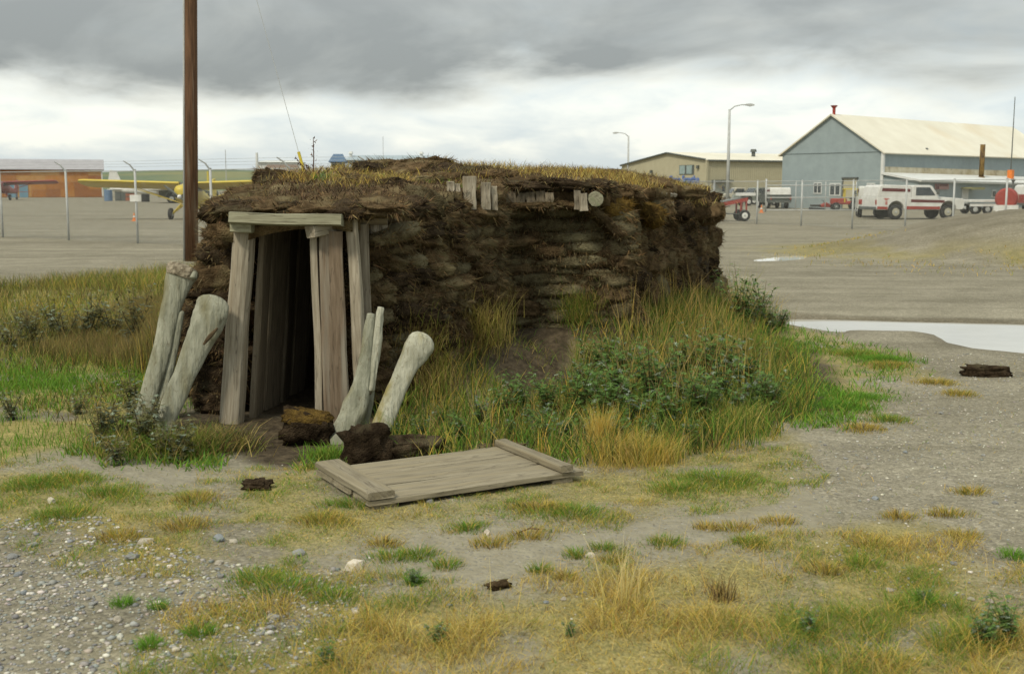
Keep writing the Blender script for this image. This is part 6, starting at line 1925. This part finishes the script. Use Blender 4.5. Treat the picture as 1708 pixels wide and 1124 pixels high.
L1, G1 = 'dark green wormwood plant with lobed leaves growing along the right sod wall', 'wormwood plants along the right sod wall'
for (u, v, s, k) in ((700, 735, .62, 1), (735, 715, .62, 3), (770, 740, .6, 0), (800, 712, .7, 1), (838, 705, .75, 2), (868, 690, .8, 0), (850, 735, .62, 3), (890, 722, .75, 1), (915, 700, .8, 2), (905, 745, .6, 0),
                     (940, 735, .7, 1), (962, 700, .85, 2), (985, 680, .85, 0), (970, 655, .7, 1), (985, 745, .62, 3), (1010, 715, .85, 2), (1035, 690, .95, 0), (1060, 720, .8, 1), (1000, 635, .85, 2), (1035, 640, .85, 0), (1085, 690, .9, 2), (1115, 720, .8, 0), (1145, 690, .9, 1),
                     (1170, 715, .8, 2), (1200, 690, .9, 0), (1225, 705, .8, 3), (1255, 690, .85, 1), (1280, 700, .7, 2), (1295, 680, .7, 3), (1240, 660, .9, 0), (1180, 650, .95, 2), (1110, 650, .95, 1), (820, 745, .5, 3), (660, 735, .5, 1), (1150, 745, .6, 3), (1065, 610, .85, 2), (1140, 640, .9, 0), (1215, 640, .85, 2), (1085, 745, .55, 3), (1030, 745, .6, 1)):
    lb = ('bushy green wormwood plant growing between the fallen door and the passage wall' if u < 955 else
          'upright green wormwood plant in the tall weeds below the chamber wall' if u < 1150 else 'leafy wormwood plant at the gravel edge of the tall weeds')
    plant(u, v, WM[k], s * random.uniform(1.0, 1.2) * (0.78 if u < 955 else 1.0), lb, G1)
L2, G2 = 'grey-tipped wormwood plant at the foot of the left pair of bones', 'wormwood plants by the left bones'
for (u, v, s, k) in ((170, 750, .85, 0), (205, 745, .9, 1), (240, 755, .85, 0), (195, 775, .6, 1), (270, 765, .6, 1), (225, 700, .9, 0), (300, 770, .7, 0), (255, 720, .8, 1)):
    plant(u, v, WB[k], s, L2, G2)
L3, G3 = 'tall silvery wormwood plant in the meadow grass left of the bones', 'wormwood plants in the left meadow'
for (u, v, s, k) in ((20, 590, 1.0, 1), (60, 585, 1.0, 0), (110, 575, 1.1, 1), (150, 570, 1.2, 0), (190, 570, 1.3, 1), (20, 700, .6, 1), (130, 690, .5, 1), (90, 560, 1.0, 0), (225, 580, 1.4, 0), (40, 560, 1.0, 1)):
    plant(u, v, WB[k], s, L3, G3)
L4, G4 = 'leafy dark weed at the far end of the sod wall by the puddle', 'weeds at the far end of the sod wall'
for (u, v, s, k) in ((1255, 548, .9, 1), (1285, 552, .85, 3), (1302, 548, .75, 1), (1270, 540, 1.1, 0), (1235, 545, 1.2, 2)):
    plant(u, v, WM[k], s, L4, G4)
L5, G5 = 'small green broad-leaved weed growing in the foreground gravel', 'small weeds in the foreground'
for (u, v, s, k) in ((690, 975, .22, 1), (730, 1075, .3, 3), (1640, 1080, .42, 1), (1680, 1070, .42, 0), (1350, 1062, .32, 3), (1540, 1005, .2, 1), (950, 1060, .2, 3), (545, 1110, .28, 3)):
    plant(u, v, WM[k], s, L5, G5, 'small_weed')

# dead dock standing on the roof
rp_ = UD(521, 281, 10.9)
rp_.z = float(roofz(np.array([rp_.x]), np.array([rp_.y]))[0]) - 0.02
rpw = empty('dead_dock_plant', rp_, label='reddish dead dock stalk standing on the turf roof', cat='plant')
M_dock = mat('dead_dock', (0.15, 0.075, 0.045), (0.07, 0.04, 0.03), 9, 0.9)
b = MB(); rr = random.Random(5)
STK = [((0, 0, 0), (0.015, 0, 0.42)), ((0, 0, 0.0), (-0.16, 0.0, 0.24)), ((0, 0, 0.02), (0.10, 0.02, 0.16)), ((0.0, 0, 0.05), (-0.07, 0, 0.17)), ((0.0, 0, 0.0), (0.17, 0.0, 0.13))]
for a_, c_ in STK: b.tube([Vector(a_), Vector(a_).lerp(Vector(c_), .5) + Vector((0.008, 0, 0.01)), Vector(c_)], [0.007, 0.006, 0.003], 5)
b.build('stalk', M_dock, rpw)
b = MB()
for a_, c_ in STK:
    for k in range(34):
        f = rr.uniform(0.35, 1.0); p = Vector(a_).lerp(Vector(c_), f) + Vector((rr.gauss(0, .016), rr.gauss(0, .016), rr.gauss(0, .012)))
        s = rr.uniform(0.008, 0.02)
        b.add([p + Vector((rr.uniform(-s, s), rr.uniform(-s, s), rr.uniform(-s, s))) for _ in range(3)], [(0, 1, 2)])
b.build('seed_heads', M_dock, rpw, fixn=False, kind='stuff')

# --- stones
def stone_mesh(seed, rug=0.28, sub=2):
    bm = bmesh.new(); bmesh.ops.create_icosphere(bm, subdivisions=sub, radius=0.5)
    o = Vector((seed * 7.3, seed * 2.1, 1.0))
    for v in bm.verts:
        d = v.co.normalized()
        v.co *= 1 + rug * noise.noise(d * 1.5 + o) * 1.5 + rug * 0.5 * noise.noise(d * 4 + o)
    me = bpy.data.meshes.new('stone'); bm.to_mesh(me); bm.free()
    return me


M_stone = [mat('stone_grey', (0.32, 0.32, 0.30), (0.22, 0.22, 0.205), 9, 0.85, 0.003, 30, rand=0.2), mat('stone_warm', (0.46, 0.42, 0.34), (0.34, 0.30, 0.23), 9, 0.85, 0.003, 30, rand=0.15),
           mat('stone_white', (0.72, 0.66, 0.55), (0.56, 0.48, 0.37), 7, 0.8, 0.004, 24), mat('stone_blue', (0.28, 0.30, 0.305), (0.20, 0.215, 0.22), 9, 0.8, 0.003, 30, rand=0.15)]
SM = []
for k in range(12):
    me = stone_mesh(k + 1); me.materials.append(M_stone[[0, 1, 3, 0, 1, 0, 3, 1, 0, 0, 1, 3][k]]); SM.append(me)


def stone(u, v, wpx, hr, label, group=None, m_=None, me=None):
    p = G(u, v); k = p.y / 1900; s = wpx * k
    me = me or random.choice(SM)
    if m_:
        me = me.copy(); me.materials.clear(); me.materials.append(m_)
    o = link('stone', me); o.scale = (s, s * random.uniform(.7, 1.0), s * hr)
    o.location = (p.x, p.y, p.z + s * hr * 0.22); o.rotation_euler = (random.uniform(-.2, .2), random.uniform(-.2, .2), random.uniform(0, 6.28) if hr < .7 else 0.3)
    tag(o, label, 'stone', group)


stone(590, 948, 34, 0.85, 'whitish angular stone, biggest on the sandy patch', m_=M_stone[2], me=stone_mesh(33, .35, 1))
stone(498, 925, 24, 0.6, 'rounded dark grey stone on bare sand near the whitish stone', m_=M_stone[0])
stone(243, 906, 26, 0.5, 'rounded pale stone in the yellow turf left of the sandy patch', m_=M_stone[1])
stone(86, 838, 14, 0.9, 'small white stone upright in the green turf at the left', m_=M_stone[2])
stone(813, 892, 13, 1.0, 'small white upright stone beside a green tuft on the sand', m_=M_stone[2])
stone(984, 928, 20, 0.5, 'flat white stone at the right end of a green tuft', m_=M_stone[2])
stone(716, 838, 14, 0.7, 'grey stone against the edge of the fallen door', m_=M_stone[0])
LS, GS = 'loose grey or tan stone lying on the foreground gravel', 'loose stones on the foreground gravel'
for (u, v, w_) in ((220, 932, 32), (365, 900, 22), (390, 905, 18), (365, 940, 16), (620, 968, 18), (610, 978, 12), (650, 975, 10), (196, 1035, 20), (455, 1032, 24), (452, 1048, 18), (340, 958, 12), (230, 1000, 12), (370, 962, 14),
                  (155, 1008, 14), (120, 1030, 10), (60, 1000, 14), (30, 960, 18), (300, 990, 12), (410, 1020, 12), (750, 1010, 10), (940, 1000, 12), (975, 990, 10), (910, 1005, 12), (140, 955, 14), (80, 975, 12), (40, 990, 16),
                  (150, 985, 12), (200, 965, 14), (95, 925, 16), (20, 930, 20), (55, 910, 18), (270, 985, 14), (505, 1012, 10), (240, 960, 12), (1460, 832, 14), (1440, 780, 12), (1480, 715, 14), (1455, 710, 12), (1520, 705, 9), (1570, 690, 9),
                  (1485, 985, 14), (1575, 1010, 12), (1650, 1005, 16), (1620, 1000, 14), (1450, 1075, 16), (1510, 755, 10), (1410, 765, 9), (1640, 760, 8), (1500, 690, 10), (1660, 840, 12), (1590, 940, 14), (1310, 1025, 10), (1440, 1060, 10)):
    k_ = random.randrange(12)
    stone(u, v, w_, random.uniform(.35, .6), ['loose grey stone', 'loose tan stone', 'loose grey stone', 'loose bluish stone'][[0, 1, 3, 0, 1, 0, 3, 1, 0, 0, 1, 3][k_]] +
          (' on the pebbly ground before the doorway' if u < 700 else ' on the gravel leading to the puddle'), GS, None, SM[k_])
# uncounted pebbles, denser at the left and over the gravel to the right
PV, PF, PC = [], [], []
ico = bmesh.new(); bmesh.ops.create_icosphere(ico, subdivisions=1, radius=0.5)
iv = np.array([v.co[:] for v in ico.verts]); if_ = np.array([[v.index for v in f.verts] for f in ico.faces]); ico.free()
off = 0
for P, dens, smin, smax in ((PEBBLE, 1700, 0.008, 0.052), (GRAVR, 260, 0.008, 0.038), (PX([(-80, 790), (1330, 740), (1500, 600), (1800, 600), (1800, 1200), (-80, 1200)]), 70, 0.006, 0.022), (SAND[0], 90, 0.005, 0.016)):
    x, y = scatter(P, dens, 0.2, False); n = len(x)
    ok = ~inpoly(x, y, FOOT); ok &= rng.uniform(0, 1, n) < 0.25 + sstep(0.35, .6, fbm(x, y, 2.5, 131, 3))
    for Q in (PUD1,): ok &= sdist(x, y, Q) < -0.15
    x, y = x[ok], y[ok]; n = len(x)
    s = smin + (smax - smin) * rng.beta(1.0, 4.5, n)
    sc = np.stack([s, s * rng.uniform(.6, 1, n), s * rng.uniform(.3, .6, n)], 1)
    a = rng.uniform(0, 6.28, n); ca, sa = np.cos(a), np.sin(a)
    V = iv[None] * sc[:, None] * rng.uniform(.75, 1.25, (n, len(iv), 1))
    X = V[..., 0] * ca[:, None] - V[..., 1] * sa[:, None]; Y = V[..., 0] * sa[:, None] + V[..., 1] * ca[:, None]
    V = np.stack([X + x[:, None], Y + y[:, None], V[..., 2] + (gh(x, y) + sc[:, 2] * .2)[:, None]], 2)
    PV.append(V.reshape(-1, 3)); PF.append((if_[None] + (off + len(iv) * np.arange(n))[:, None, None]).reshape(-1, 3)); off += n * len(iv)
    c = pick([(0.30, 0.29, 0.26), (0.22, 0.22, 0.21), (0.42, 0.39, 0.32), (0.265, 0.27, 0.255), (0.58, 0.55, 0.47)], n, 0.2, [4, 3, 3, 3, 2])
    PC.append(np.repeat(c, len(iv), 0))
M_peb = leafmat('pebbles', 0.0, 0.85)
pebs = mesh_np('pebbles', np.concatenate(PV), np.concatenate(PF), M_peb, False, np.concatenate(PC), None, 'stuff')
tag(pebs, 'small loose grey and tan pebbles on the gravel', 'pebbles')
# a twig or two
for (u, v, a_, ln) in ((860, 893, 0.4, 0.16), (1340, 690, 0.2, 0.3)):
    p = G(u, v); b = MB(); b.tube([(0, 0, 0.01), (ln * .5, 0.01, 0.025), (ln, 0, 0.012)], [0.004, 0.004, 0.002], 5); b.tube([(ln * .5, .01, .025), (ln * .75, .05, .03)], [0.003, 0.001], 4)
    o = b.build('twig', M_dock, None, loc=p); o.rotation_euler = (0, 0, a_); tag(o, 'thin dark twig lying on the sandy patch' if u < 1000 else 'thin dark twig beside the weeds at the gravel edge', 'twig')
